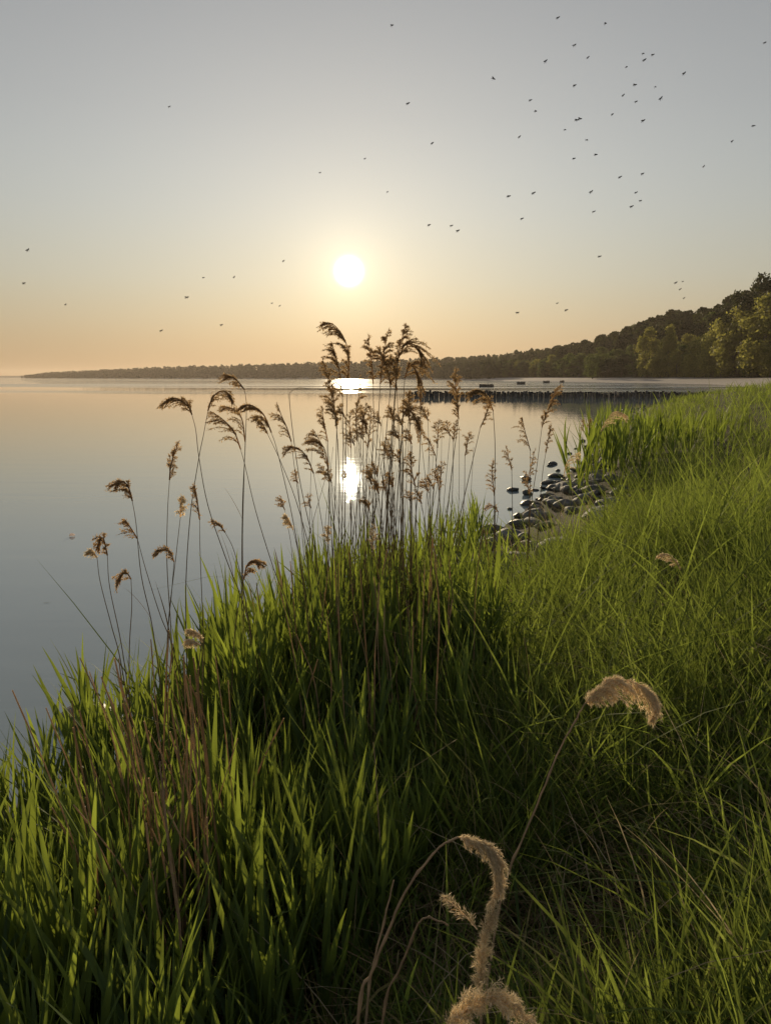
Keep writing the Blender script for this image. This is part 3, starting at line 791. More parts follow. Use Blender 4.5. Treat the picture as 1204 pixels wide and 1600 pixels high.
# where reeds stand
def reed_sites(n, seed):
    q = np.random.default_rng(seed); out = []
    while len(out) < n:
        m = n * 6
        r = np.exp(q.uniform(math.log(1.15), math.log(32), m)); a = np.radians(q.uniform(-46, 30, m))
        x = r * np.sin(a); y = r * np.cos(a); s = sdist(x, y)
        ok = reedzone(x, y, s) & ~((x < -1.15) & (s < .42)) & (q.random(m) < np.interp(r, [1.15, 2.2], [.35, 1])) & ~((y < 4.6) & (x > .75)) & ((y > 15) | (q.random(m) < .85))
        for c in np.flatnonzero(ok): out.append((x[c], y[c], s[c]))
    return out[:n]
sites = []
def site_px(x, y):
    a = R(PITCH); z = gz1(x, y) + .4 - CZ; dep = y * math.cos(a) - z * math.sin(a); up = z * math.cos(a) + y * math.sin(a)
    return 602 + F * x / dep, 800 - F * up / dep
for t_ in reed_sites(2300, 9):
    px_, py_ = site_px(t_[0], t_[1])
    if px_ < -330 or py_ > 1900: continue
    if px_ < 130 and 1240 < py_ < 1480 and rnd.random() < .55: continue          # gaps where the bank stones show
    if 200 < px_ < 345 and 1100 < py_ < 1560 and rnd.random() < .45: continue    # where dead stalks take over
    sites.append(t_ + (-60 < px_ < 1260 and py_ < 1720,))
sites.sort(key=lambda t: (not t[3], math.hypot(t[0], t[1])))
def zone_label(x, y):
    if y > 12: return ('green reed standing in the tall clump on the shore before the groyne', 'green reeds in the far clump')
    if x < -.9 or (x < -.45 and y < 2.2): return ('broad leaved green reed in the left foreground at the water edge', 'green reeds at the left water edge')
    if y > 4.2: return ('sunlit green reed in the stand around the foot of the tall dry stalks', 'green reeds around the tall stalks')
    return ('shaded green reed in the middle of the foreground bank', 'green reeds in the middle foreground')
def to_px(p):
    a = R(PITCH); z = p[2] - CZ; dep = p[1] * math.cos(a) - z * math.sin(a); up = z * math.cos(a) + p[1] * math.sin(a)
    return 602 + F * p[0] / dep, 800 - F * up / dep
def zone_label(x, y):
    if y > 12: return ('green reed standing in the tall clump on the shore before the groyne', 'green reeds in the far clump')
    px, py = to_px((x, y, gz1(x, y) + .35))
    cols = [(-200, 'off'), (70, 'at the left picture edge'), (160, 'left of the brown stalks'), (250, 'in the left half of the brown stalks'), (340, 'in the right half of the brown stalks'),
            (430, 'just right of the brown stalks'), (520, 'left of the tall dry clump foot'), (620, 'below the tall dry clump'), (5000, 'right of the tall dry clump foot')]
    c = next(n_ for lim, n_ in cols if px < lim)
    if px < 0: c = 'at the left picture edge'
    rows = [(1080, 'green reed rising against the water'), (1220, 'bright leaved green reed halfway down the bank'), (1400, 'broad leaved green reed low on the bank'), (9999, 'big green reed low in the picture')]
    r_ = next(n_ for lim, n_ in rows if py < lim)
    return (r_ + ' ' + c, 'green reeds ' + c)
def reed_xf(x, y, far):
    r = math.hypot(x, y)
    z = gz1(x, y)
    top = rnd.gauss(1.10, .11) if y < 12 else rnd.gauss(1.52, .10)
    if y < 12: top = min(top, 1.36) + .12 * vnoise(x, y, 2.2, 12) + float(np.interp(y, [0, 4.5, 6, 8, 10], [.02, -.03, -.22, -.30, -.42]))
    else: top += .08
    if y < 12:
        top -= .04 + .29 * float(np.interp(x, [-1.7, -.8], [1, 0]))
        if 3.6 < y < 6 and -.6 < x < .6: top += .17
    hh = max(.24, (top - z) / 1.55)
    if y > 12: hh = min(hh, .95)
    return hh, (rnd.gauss(.0, .07), rnd.gauss(-.10, .09), rnd.uniform(0, 6.28))
XS = np.array([t[0] for t in sites]); YS = np.array([t[1] for t in sites]); ZS = gz(XS, YS, np.array([t[2] for t in sites]))
far_mb = MB()
NEAR = 290
desV = []
for si, lv in designs:
    mb = MB(); v, q, b = stem_var[si]; mb.add(v, Q=q)
    for li, hh, a, sc_ in lv:
        v, q = leaf_var[li]; ca, sa = math.cos(a), math.sin(a)
        v = v * sc_; v = np.stack([v[:, 0] * ca - v[:, 1] * sa + b * hh ** 1.5, v[:, 0] * sa + v[:, 1] * ca, v[:, 2] + hh], -1); mb.add(v, Q=q)
    desV.append(mb.arrays())
lmb = MB(); smb = MB()
for idx in range(len(sites)):
    x, y, z = XS[idx], YS[idx], max(ZS[idx], -.05); di = rnd.randrange(12); hh, rot = reed_xf(x, y, False)
    if idx < NEAR:
        lab, grp = zone_label(x, y)
        t = thing('green_reed', lab, 'reed', (x, y, z), rot, grp, hh)
        bigl = float(np.interp(math.hypot(x, y), [1.6, 2.9], [1.08, .95]))
        si, lv = designs[di]
        link('stem', stem_me[si], t)
        for li, h_, a, s_ in lv:
            link('leaf', leaf_me[li], t, (stem_var[si][2] * h_ ** 1.5, 0, h_), (0, 0, a), s_ * bigl)
    else:
        V, T, Q = desV[di]
        wsc = 1 + max(0, math.hypot(x, y) - 6) * .05
        mtx = np.array(Euler(rot).to_matrix()) * hh
        far_mb.add(V @ mtx.T + np.array([x, y, z]), Q=Q)
tag(link('reed_bed', far_mb.mesh('reed_bed', M['reed_leaf'])), 'dense green reed bed along the shore behind the nearest reeds', 'reeds', kind='stuff')

# ------------------------------------------------------------------ panicles
def panicle(path, n_br, L0, droop, spk, slen, swid, seed, side=None, spread=1.0, fuzz=0, dens=1.0, rag=0.0):
    """path: plume base -> tip. branches with spikelets, hanging to one side"""
    q = np.random.default_rng(seed); mb = MB()
    path = catmull(path, 6) if len(path) > 2 else np.linspace(path[0], path[1], 8)
    n = len(path); T = np.gradient(path, axis=0); T /= np.linalg.norm(T, axis=1)[:, None]
    V, Q = tube(path, np.linspace(.0022, .0008, n) * (swid / .0024), 4); mb.add(V, Q=Q)
    P0 = []; D = []; Ls = []
    for b in range(n_br):
        u = (b + q.random()) / n_br; i = min(n - 1, int(u * (n - 1) + .5)); p = path[i]; t = T[i]
        ln = L0 * (math.sin(math.pi * min(1, u * .85 + .18)) ** .7) * q.uniform(.6, 1.15) * (1 - .35 * u)
        if rag: ln *= 1 - rag * (.5 + .5 * math.sin(u * 31 + seed) * math.sin(u * 13 + 2 * seed)) * q.uniform(.5, 1.2)
        lat = q.normal(size=3); lat -= t * (lat @ t); lat /= np.linalg.norm(lat)
        if side is not None: lat = lat * (1.0 if fuzz else .55) + np.asarray(side) * q.uniform(.1 if fuzz else .3, .9)
        d0 = t * q.uniform(.75, 1.1) + lat * .45 * spread; d0 /= np.linalg.norm(d0)
        m = 6; tt = np.linspace(0, 1, m)
        pts = p + d0 * (tt * ln)[:, None] + np.array([0, 0, -1.]) * (droop * ln * tt ** 2)[:, None]
        V, Q = tube(pts, [.0007 * swid / .0024] * m, 3); mb.add(V, Q=Q)
        ns = max(3, int(spk * dens * ln / L0))
        us = q.uniform(.12, 1.0, ns)
        c = np.stack([np.interp(us, tt, pts[:, k]) for k in range(3)], -1) + q.normal(0, slen * .18, (ns, 3))
        dd = d0[None] * (1 - .5 * us[:, None]) + np.array([0, 0, -1.]) * (droop * 1.3 * us)[:, None] + q.normal(0, .38 * spread, (ns, 3))
        P0.append(c); D.append(dd / np.linalg.norm(dd, axis=1)[:, None])
    P0 = np.concatenate(P0); D = np.concatenate(D); k = len(P0)
    A = np.cross(D, q.normal(size=(k, 3))); A /= np.linalg.norm(A, axis=1)[:, None] + 1e-9
    ln = (slen * q.uniform(.6, 1.3, k))[:, None]; wd = (swid * q.uniform(.6, 1.3, k) * .5)[:, None]
    V = np.stack([P0, P0 + D * ln * .4 + A * wd, P0 + D * ln, P0 + D * ln * .4 - A * wd], 1).reshape(-1, 3)
    mb.add(V, Q=np.arange(4 * k).reshape(-1, 4))
    if fuzz:
        idx = q.integers(0, k, fuzz); d = D[idx] + q.normal(0, .7, (fuzz, 3)); d /= np.linalg.norm(d, axis=1)[:, None]
        A = np.cross(d, q.normal(size=(fuzz, 3))); A /= np.linalg.norm(A, axis=1)[:, None] + 1e-9
        b0 = P0[idx] + D[idx] * slen * .5; l2 = (slen * q.uniform(.5, 1.1, fuzz))[:, None]
        V = np.stack([b0 - A * swid * .09, b0 + A * swid * .09, b0 + d * l2], 1).reshape(-1, 3)
        mb.add(V, T=np.arange(3 * fuzz).reshape(-1, 3))
    return mb
def px_path(pts, d, jit=0.0):
    out = []
    for i, p in enumerate(pts):
        dd = p[2] if len(p) > 2 else d
        out.append(at(p[0], p[1], dd))
    return np.array(out)
def reed(plume, stem, d, label, group='dry reed stalks with seed heads', L=.11, nb=16, spk=16, droop=.5, side=None, rad=.0030, mat='panicle', seed=None, spread=1.0, leaf=0, slen=.013, swid=.0040):
    """plume: px tip..base, stem: px from plume base downwards"""
    seed = seed if seed is not None else rnd.randrange(10 ** 6)
    st = px_path(stem, d)
    last = st[-1]; prev = st[-2]; dirv = (last - prev); dirv /= max(1e-6, -dirv[2]) if dirv[2] < 0 else 1
    gzl = gz1(last[0], last[1])
    if last[2] > gzl:
        k = (last[2] - gzl + .03); e = last + np.array([dirv[0] * .5 * k, dirv[1] * k, -k]); e[2] = gz1(e[0], e[1]) - .03
        st = np.vstack([st, (last + e) / 2, e])
    base = st[-1].copy()
    t = thing('dry_reed', label, 'reed', tuple(base), group=group)
    sp = catmull(st[::-1], 5)
    V, Q = tube(sp - base, np.linspace(rad, rad * .4, len(sp)), 5)
    link('stem', mesh('stem', V, [Q], M['dry_stem']), t)
    if plume:
        pp = px_path(plume, d)[::-1]
        pp = np.vstack([st[0][None], pp]) if np.linalg.norm(pp[0] - st[0]) > .004 else pp
        mb = panicle(pp - base, int(nb * 1.2), L * (1.55 if 3.95 < d < 4.65 else 1.35), droop, spk, slen, swid, seed, side, spread, dens=3.6 if 3.95 < d < 4.65 else 2.8)
        link('seed_head', mb.mesh('seed_head', M[mat], False), t)
    for k in range(leaf):
        i = int(len(sp) * rnd.uniform(.25, .6)); v, q = rnd.choice(leaf_var)
        link('dry_leaf', dry_leaf_me[rnd.randrange(len(dry_leaf_me))], t, tuple(sp[i] - base), (0, 0, rnd.uniform(0, 6.28)), rnd.uniform(.22, .34))
    return t
dry_leaf_me = [mesh('dry_leaf', v * np.array([1, .6, .8]), [q], M['litter']) for v, q in leaf_var[:6]]
LS = (-1, 0, -.15); RS = (1, 0, -.15)
reeds = [
 # plume(px tip->base), stem(px), depth, label, kwargs
 ([(256, 628), (275, 622), (295, 636)], [(300, 648), (306, 672), (311, 715), (325, 790), (352, 870), (385, 960)], 3.5, 'tall dry reed whose dark tuft nods left over the water, left of two crossing stalks', dict(side=(-.6, 0, -.8), L=.09, spk=24, nb=22)),
 ([(365, 632), (358, 616), (345, 611), (332, 622)], [(325, 642), (318, 680), (311, 715), (298, 800), (291, 900), (291, 990)], 3.5, 'tall dry reed with arched tuft bending right, crossing its left neighbour', dict(side=(0, 0, -1), L=.055, spk=16, nb=22)),
 ([(352, 585), (368, 592)], [(382, 609), (385, 635), (383, 700), (379, 790), (378, 910)], 3.6, 'straight dry reed with small left pointing tuft just below the far shore line', dict(side=LS, L=.075)),
 ([(328, 642), (348, 655), (366, 675)], [(376, 702), (383, 728), (400, 800), (428, 890), (450, 950)], 3.6, 'dry reed with long feathery head combed to the left below the arched tuft', dict(side=LS, L=.12, spk=18, nb=18)),
 ([(348, 634), (366, 640), (378, 655)], [(383, 690), (381, 760), (379, 840), (380, 920)], 3.65, 'dry reed with brown head hanging left between two neighbours', dict(side=LS, L=.11)),
 ([(378, 634), (395, 634), (412, 648)], [(424, 676), (434, 708), (458, 815), (476, 930)], 3.55, 'dry reed with dark layered head blown left at centre left', dict(side=LS, L=.10, spk=24, nb=20)),
 ([(400, 652), (410, 662)], [(418, 678), (440, 725), (468, 800), (500, 930)], 3.7, 'thin dry reed leaning right behind the layered head', dict(side=LS, L=.06)),
 ([(432, 628), (440, 650), (448, 668)], [(455, 690), (462, 745), (478, 860), (488, 950)], 3.8, 'dry reed with narrow pale comb of seeds left of the central clump', dict(side=LS, L=.09, spk=10)),
 (None, [(482, 607), (466, 606), (455, 612), (452, 622), (458, 680), (470, 760), (495, 880)], 3.8, 'bare dry reed with its top kinked over to the right', dict(rad=.0026)),
 ([(449, 702), (462, 699), (478, 712)], [(490, 740), (500, 800), (515, 900)], 3.9, 'dry reed with pale fan shaped head left of the central clump', dict(side=LS, L=.10, spk=18)),
 ([(490, 672), (500, 690), (508, 705)], [(513, 735), (516, 800), (522, 930)], 4.2, 'dry reed with fluffy sunlit head at the left edge of the central clump', dict(side=LS, L=.13, spk=26, nb=22)),
 ([(503, 503), (522, 508), (538, 530), (545, 560)], [(543, 600), (540, 700), (538, 900)], 4.3, 'tallest dry reed of the central clump with its tip curling left', dict(side=(-.7, 0, -.6), L=.11, spk=30, nb=34)),
 ([(518, 535), (524, 555), (530, 580)], [(535, 620), (536, 720), (532, 930)], 4.4, 'dry reed with thick dark head under the tallest curled tip', dict(L=.11, spk=26, nb=24, side=LS)),
 ([(503, 558), (512, 590), (520, 630)], [(526, 670), (530, 760), (528, 930)], 4.35, 'dry reed with long dark rough head on the left of the central clump', dict(L=.09, spk=26, nb=30)),
 ([(520, 600), (522, 630)], [(526, 665), (524, 760), (518, 930)], 4.5, 'dry reed with head in line with the waterline left of the glitter', dict(L=.09, spk=20, nb=20)),
 ([(503, 635), (506, 660)], [(512, 690), (514, 780), (510, 930)], 4.6, 'dry reed with drooping slender head at the left of the clump', dict(L=.08, side=LS)),
 ([(563, 588), (560, 620), (556, 650)], [(558, 690), (558, 780), (552, 930)], 4.4, 'dry reed with pale head standing in front of the sun glitter', dict(L=.08, spk=14, nb=20)),
 ([(575, 522), (577, 545), (580, 566)], [(583, 600), (582, 700), (566, 930)], 4.5, 'dry reed with narrow dark head left of the twin heads', dict(L=.07, spk=22, nb=20)),
 ([(607, 514), (602, 540), (597, 566)], [(594, 600), (588, 700), (574, 930)], 4.4, 'dry reed with tall head rising second in the central clump', dict(L=.09, spk=24, nb=28)),
 ([(590, 542), (598, 560), (606, 580)], [(610, 606), (600, 720), (590, 930)], 4.5, 'dry reed with bushy head between the two tall heads', dict(L=.12, spk=26, nb=26)),
 ([(634, 505), (630, 520), (625, 540), (621, 565)], [(618, 600), (610, 700), (598, 930)], 4.3, 'dry reed with highest upright tip on the right of the clump', dict(L=.08, spk=22, nb=30)),
 ([(658, 572), (655, 550), (645, 538), (632, 540)], [(622, 560), (616, 640), (608, 760), (598, 930)], 4.3, 'dry reed with dark mop hanging right at the right of the clump', dict(side=(.2, 0, -1), L=.11, spk=30, nb=28)),
 ([(655, 600), (650, 580), (640, 572)], [(632, 590), (626, 700), (612, 930)], 4.4, 'dry reed with dark drooping head below the mop', dict(side=(.2, 0, -1), L=.10, spk=30, nb=24)),
 ([(610, 560), (616, 580)], [(620, 610), (624, 720), (628, 930)], 4.5, 'dry reed with loose head in the heart of the clump', dict(L=.11, spk=24, nb=24)),
 ([(640, 610), (638, 635)], [(640, 660), (642, 760), (640, 930)], 4.4, 'dry reed with ragged head in front of the groyne end', dict(L=.09, spk=18, nb=20)),
 ([(655, 672), (646, 650), (635, 640)], [(628, 655), (630, 760), (628, 930)], 4.35, 'dry reed with heavy head hanging right below the groyne line', dict(side=(.3, 0, -.9), L=.10, spk=24, nb=22)),
 ([(657, 600), (656, 612)], [(657, 640), (654, 740), (640, 930)], 4.2, 'dark straight dry reed at the right side of the clump', dict(L=.04, spk=6, nb=8)),
 ([(572, 630), (568, 650)], [(564, 680), (562, 780), (566, 930)], 4.6, 'dry reed with small pale head right of the glitter', dict(L=.08, spk=12)),
 ([(580, 640), (578, 665)], [(574, 700), (572, 800), (580, 930)], 4.55, 'dry reed with wispy head low in the clump', dict(L=.09, spk=10)),
 ([(548, 640), (546, 665)], [(548, 700), (549, 800), (545, 930)], 4.6, 'dry reed with wispy head just over the lower sun glint', dict(L=.08, spk=10)),
 ([(712, 575), (711, 600), (714, 625)], [(716, 655), (710, 700), (703, 760), (690, 880)], 4.6, 'upright dry reed with pale pointed head right of the clump', dict(L=.10, spk=26, nb=28, spread=.8)),
 ([(732, 614), (750, 610), (762, 622)], [(770, 642), (773, 700), (772, 790), (771, 880)], 4.5, 'dry reed bowing left with a dark hook shaped head before the groyne', dict(side=(-.3, 0, -1), L=.10, spk=26, nb=24)),
 ([(768, 618), (764, 632), (758, 650)], [(750, 668), (738, 720), (722, 790), (700, 890)], 4.8, 'slanting dry reed crossing behind the hook shaped head', dict(side=(-.2, 0, -1), L=.07, spk=16)),
 ([(686, 655), (684, 672)], [(683, 700), (678, 760), (668, 880)], 4.8, 'small dry reed with sparse head right of the clump', dict(L=.07, spk=12)),
 ([(664, 682), (672, 694)], [(680, 712), (686, 780), (690, 880)], 4.8, 'thin dry reed with sparse left leaning head', dict(L=.06, spk=8)),
 ([(714, 655), (710, 672)], [(708, 690), (706, 780), (700, 880)], 5.0, 'dry reed with narrow head standing below the pale pointed one', dict(L=.06, spk=14)),
 ([(733, 675), (730, 692)], [(726, 712), (724, 790), (712, 890)], 5.0, 'dry reed with loose brown head left of the hooked reed', dict(L=.09, spk=14)),
 ([(690, 722), (688, 740)], [(686, 765), (682, 820), (676, 890)], 4.7, 'short dry reed with rusty head low beside the clump', dict(L=.09, spk=14)),
 ([(640, 705), (642, 730)], [(648, 760), (650, 820), (650, 900)], 4.2, 'dry reed with long sparse head hanging beside the clump stems', dict(L=.10, spk=14, nb=22)),
 ([(770, 718), (768, 740)], [(772, 775), (773, 800), (773, 900)], 5.0, 'dry reed with thin see through head beside the long straight stalk', dict(L=.08, spk=12, nb=22)),
 ([(790, 697), (794, 715)], [(799, 735), (800, 790), (800, 870)], 5.4, 'small dry reed with tidy head left of the stones', dict(L=.07, spk=14)),
 ([(756, 795), (764, 790), (772, 792)], [(778, 800), (772, 840), (765, 880)], 5.0, 'low dry reed with star like open head near the first boulder', dict(L=.05, spk=6)),
 ([(815, 652), (819, 672)], [(828, 704), (828, 760), (826, 850)], 5.6, 'dry reed with ragged head left of the tall leaning reed', dict(L=.10, spk=20, side=LS)),
 ([(876, 600), (866, 615), (860, 632), (852, 650)], [(846, 668), (838, 730), (828, 800), (822, 880)], 5.4, 'tall dry reed leaning right with thick pale head over the groyne', dict(L=.10, spk=28, nb=30, spread=.8)),
 ([(860, 662), (857, 680)], [(852, 708), (846, 750), (838, 860)], 5.8, 'dry reed with narrow head right of the tall leaning reed', dict(L=.06, spk=18)),
 ([(836, 700), (830, 725), (824, 750)], [(826, 772), (826, 800), (824, 880)], 5.5, 'dry reed with rusty hanging head in front of the lone stone', dict(L=.08, spk=18, nb=22)),
 ([(905, 706), (892, 714), (884, 726)], [(880, 745), (876, 790), (870, 850)], 7.5, 'short dry reed with pinkish plume bending right over the stones', dict(side=(.5, 0, -.5), L=.14, spk=24, mat='plume')),
 ([(910, 655), (910, 664)], [(911, 675), (912, 700), (913, 730)], 10., 'left one of two thin reeds with round dark heads by the far clump', dict(L=.08, spk=14)),
 ([(922, 655), (920, 661)], [(919, 672), (920, 700), (922, 730)], 10., 'right one of two thin reeds with round dark heads by the far clump', dict(L=.08, spk=14)),
 ([(978, 650), (962, 643), (948, 655)], [(938, 675), (930, 700), (925, 735)], 12., 'dry reed with broad pinkish plume arching at the left side of the far clump', dict(side=(.5, 0, -.5), L=.26, spk=34, nb=26, mat='plume', slen=.02, swid=.006)),
 ([(184, 756), (193, 752), (202, 764)], [(207, 783), (213, 820), (221, 900), (240, 990)], 3.2, 'dry reed with compact dark head nodding left near the left edge', dict(side=(-.6, 0, -.8), L=.075, spk=26, nb=22)),
 ([(196, 812), (204, 824)], [(215, 842), (228, 890), (250, 960), (272, 1020)], 3.2, 'dry reed with thin crumbling head under the compact dark head', dict(side=(-.8, 0, -.8), L=.07, spk=8)),
 ([(152, 858), (156, 845), (162, 842)], [(168, 868), (172, 920), (192, 1020)], 3.1, 'dry reed with small reddish head, leftmost pair right stalk', dict(side=(0, 0, -1), L=.045, spk=18)),
 ([(141, 862), (147, 864)], [(152, 872), (157, 910), (175, 980), (190, 1040)], 3.1, 'leftmost dry reed with tiny fluffy head', dict(side=LS, L=.04, spk=10, mat='plume')),
 ([(184, 908), (190, 898), (198, 895)], [(205, 905), (206, 950), (202, 1030)], 3.0, 'short dry reed with small drooping head near the left edge', dict(side=(-.3, 0, -1), L=.05, spk=14)),
 ([(279, 690), (272, 712), (267, 728)], [(265, 750), (262, 800), (261, 880), (267, 980)], 3.4, 'dry reed with upright branching head left of the crossing stalks', dict(L=.075, spk=14, nb=20, spread=.7)),
 ([(284, 775), (282, 790)], [(282, 808), (275, 870), (262, 990)], 3.3, 'slender dry reed with little pale head left of the crossing stalks', dict(L=.045, spk=14, mat='plume')),
 ([(304, 757), (308, 780)], [(312, 812), (313, 870), (318, 990)], 3.4, 'thin dry reed with sparse comb head beneath the crossing stalks', dict(L=.08, spk=8, nb=20, side=LS, spread=.7)),
 ([(243, 862), (255, 858), (266, 862)], [(272, 878), (268, 930), (262, 1000)], 3.2, 'dry reed with flat head pointing left low over the water', dict(side=(-.4, 0, -.8), L=.06, spk=14)),
 ([(330, 812), (342, 820)], [(352, 832), (366, 862), (382, 930)], 3.6, 'arched thin reed with tiny brown tip', dict(L=.04, spk=8)),
 ([(404, 880), (394, 876), (386, 884)], [(381, 905), (374, 940), (366, 1000)], 3.1, 'dry reed with curled brown plume low at left of centre', dict(side=(.4, 0, -.9), L=.06, spk=22)),
 ([(292, 984), (302, 986), (312, 992)], [(316, 1004), (317, 1040), (316, 1100)], 2.7, 'broken dry stalk topped with a pale flat fluff', dict(L=.03, spk=14, mat='plume', side=LS)),
 ([(294, 1002), (304, 1002)], [(314, 1008), (310, 1050), (306, 1110)], 2.65, 'second broken stalk with pale seed fluff beside the first', dict(L=.035, spk=14, mat='plume', side=LS)),
 ([(446, 804), (452, 814)], [(458, 828), (470, 880), (480, 950)], 3.6, 'short dry reed with small pinkish head left of the clump stems', dict(L=.05, spk=14, side=LS, mat='plume')),
 ([(512, 822), (512, 836)], [(513, 850), (514, 890), (516, 960)], 3.8, 'short dry reed with pinkish head inside the clump stems', dict(L=.05, spk=14, mat='plume')),
 ([(584, 820), (582, 838)], [(580, 858), (580, 900), (582, 960)], 3.8, 'short dry reed with dull head among the clump stems', dict(L=.06, spk=14, mat='plume')),
 ([(1026, 868), (1040, 866), (1054, 876)], [(1062, 890), (1052, 920), (1040, 980)], 4.0, 'pale silky grass head nodding over the right meadow', dict(side=(-.3, 0, -.6), L=.05, spk=20, mat='plume')),
]
for pl, st, d, lab, kw in reeds:
    if 'side' in kw: kw['side'] = np.array(kw['side'], float)
    if d > 3.9 and d < 7: kw['rad'] = kw.get('rad', .0044)
    reed(pl, st, d, lab, leaf=rnd.choice([0, 0, 1]), **kw)
# plain stalks filling the clump
for k in range(110):
    xb = rnd.gauss(600, 48); d = rnd.uniform(4.0, 4.9); xt = xb + rnd.gauss(-4, 26); yt = rnd.uniform(640, 800)
    if rnd.random() < .35:
        reed([(xt - rnd.uniform(4, 12), yt - 22), (xt - 3, yt - 8)], [(xt, yt), ((xt * .5 + xb * .5) + rnd.gauss(0, 3), (yt + 930) / 2), (xb, 940)], d, 'thin dry reed stalk packed into the central clump', 'thin stalks of the central clump', L=.07, spk=10, nb=12)
    else:
        reed(None, [(xt, yt), ((xt * .5 + xb * .5) + rnd.gauss(0, 3), (yt + 930) / 2), (xb, 940)], d, 'thin dry reed stalk packed into the central clump', 'thin stalks of the central clump', rad=.0026)
# brown dead stems standing in the reeds
def dead_stalk(x, y, h, tx, ty, lab, grp, r=.0042):
    z = gz1(x, y); p = catmull([(0, 0, -.05), (tx * .25, ty * .3, h * .4), (tx * .6 + rnd.gauss(0, .01), ty * .6, h * .75), (tx, ty, h)], 4)
    V, Q = tube(p, np.linspace(r, r * .7, len(p)), 6)
    for nd in range(2, len(p) - 1, 3): V[nd * 6:nd * 6 + 6] = p[nd] + (V[nd * 6:nd * 6 + 6] - p[nd]) * 1.35
    o = link('dead_stalk', mesh('dead_stalk', V, [Q], M['dead_stem']), None, (x, y, z)); tag(o, lab, 'reed stalk', grp)
for k in range(90):
    b = at_z(rnd.gauss(285, 55), rnd.uniform(1330, 1700), .55); dead_stalk(b[0], b[1], rnd.uniform(.5, 1.15), rnd.gauss(-.06, .10), rnd.gauss(0, .06), 'brown dead reed stalk in the bundle left of the middle foreground', 'brown dead stalks at left', rnd.uniform(.0018, .0034))
for k in range(75):
    b = at_z(rnd.gauss(620, 90), rnd.uniform(1080, 1300), .55); dead_stalk(b[0], b[1], rnd.uniform(.5, 1.2), rnd.gauss(-.03, .06), rnd.gauss(0, .04), 'brown dead reed stalk among green reeds below the tall clump', 'brown dead stalks under the clump', rnd.uniform(.0018, .0034))

# large plumes in front
def big(plumes, stem, d, label, rad=.0031):
    st = px_path(stem, d); last = st[-1]; g_ = gz1(last[0], last[1])
    if last[2] > g_:
        dv = st[-1] - st[-2]; k = (last[2] - g_) / max(.05, -dv[2]); e = last + dv * min(k, 3) * .5; e[2] = gz1(e[0], e[1]) - .02; st = np.vstack([st, e])
    base = st[-1].copy(); t = thing('pale_reed', label, 'reed', tuple(base), group='pale drooping reeds in front')
    sp = catmull(st[::-1], 6); rr_ = np.linspace(rad, rad * .5, len(sp)) * (1 + rng.normal(0, .06, len(sp)))
    rr_[7::9] *= 1.45
    wob = np.cumsum(rng.normal(0, .0009, sp.shape), axis=0); wob -= np.linspace(0, 1, len(sp))[:, None] * wob[-1]
    V, Q = tube(sp - base + wob, rr_, 8)
    link('stem', mesh('stem', V, [Q], M['pale_stem']), t)
    for pts, kw in plumes:
        kw['spread'] = kw['spread'] * 1.25
        mb = panicle(px_path(pts, d)[::-1] - base, **kw); link('seed_head', mb.mesh('seed_head', M['plume'], False), t)
    return t
big([([(1016, 1128, 1.50), (1024, 1100, 1.5), (1004, 1072), (962, 1062), (930, 1082), (914, 1098)], dict(n_br=150, L0=.074, droop=.75, spk=44, slen=.009, swid=.0017, seed=1, side=np.array((-.1, 0, -.5)), spread=.75, fuzz=9000, dens=2.0, rag=.75))],
    [(914, 1098), (892, 1135), (868, 1180), (832, 1270), (800, 1350), (784, 1400), (770, 1470), (758, 1560)], 1.5, 'pale reed with thick fluffy plume arching over to the right in the foreground')
big([([(762, 1418), (780, 1385), (776, 1345), (752, 1318), (716, 1308)], dict(n_br=130, L0=.044, droop=.5, spk=40, slen=.0085, swid=.0016, seed=2, side=np.array((-.2, 0, -.6)), spread=.8, fuzz=7000, dens=2.0, rag=.75))],
    [(716, 1308), (680, 1328), (645, 1370), (610, 1440), (580, 1520), (560, 1590)], 1.15, 'pale reed bending right into a hanging fluffy plume in the bottom foreground')
big([([(775, 1412), (762, 1450), (752, 1500), (750, 1545)], dict(n_br=90, L0=.034, droop=.1, spk=24, slen=.0085, swid=.0016, seed=3, spread=1.1, fuzz=6000, dens=1.8, rag=.8)),
     ([(692, 1402), (716, 1420), (745, 1452)], dict(n_br=26, L0=.028, droop=.1, spk=12, slen=.0085, swid=.0016, seed=4, spread=.8, fuzz=300))],
    [(750, 1545), (750, 1600), (752, 1680)], 1.13, 'pale reed with upright ragged head and a side branch at the bottom')
big([([(838, 1600), (800, 1572), (765, 1556), (730, 1575), (700, 1605)], dict(n_br=130, L0=.060, droop=.35, spk=30, slen=.009, swid=.0017, seed=6, spread=1.2, fuzz=7000, dens=1.8, rag=.8))],
    [(700, 1605), (660, 1640), (640, 1700)], 1.05, 'big fluffy plume cut off by the bottom picture edge')
big([], [(700, 1447), (690, 1438), (668, 1434), (650, 1452), (624, 1520), (597, 1595)], 1.25, 'thin bare pale reed with bent tip left of the plumes', .0026)
big([], [(615, 1375), (606, 1420), (590, 1490), (575, 1560)], 1.4, 'short broken pale stalk leaning beside the bending plume', .003)
big([], [(583, 1160), (590, 1260), (598, 1380), (602, 1480)], 2.0, 'thin pale upright stalk in the middle of the foreground', .0022)
big([], [(250, 1190), (255, 1250), (268, 1370), (285, 1500), (300, 1600)], 1.55, 'thick tan dead stalk rising through the left foreground reeds', .0042)

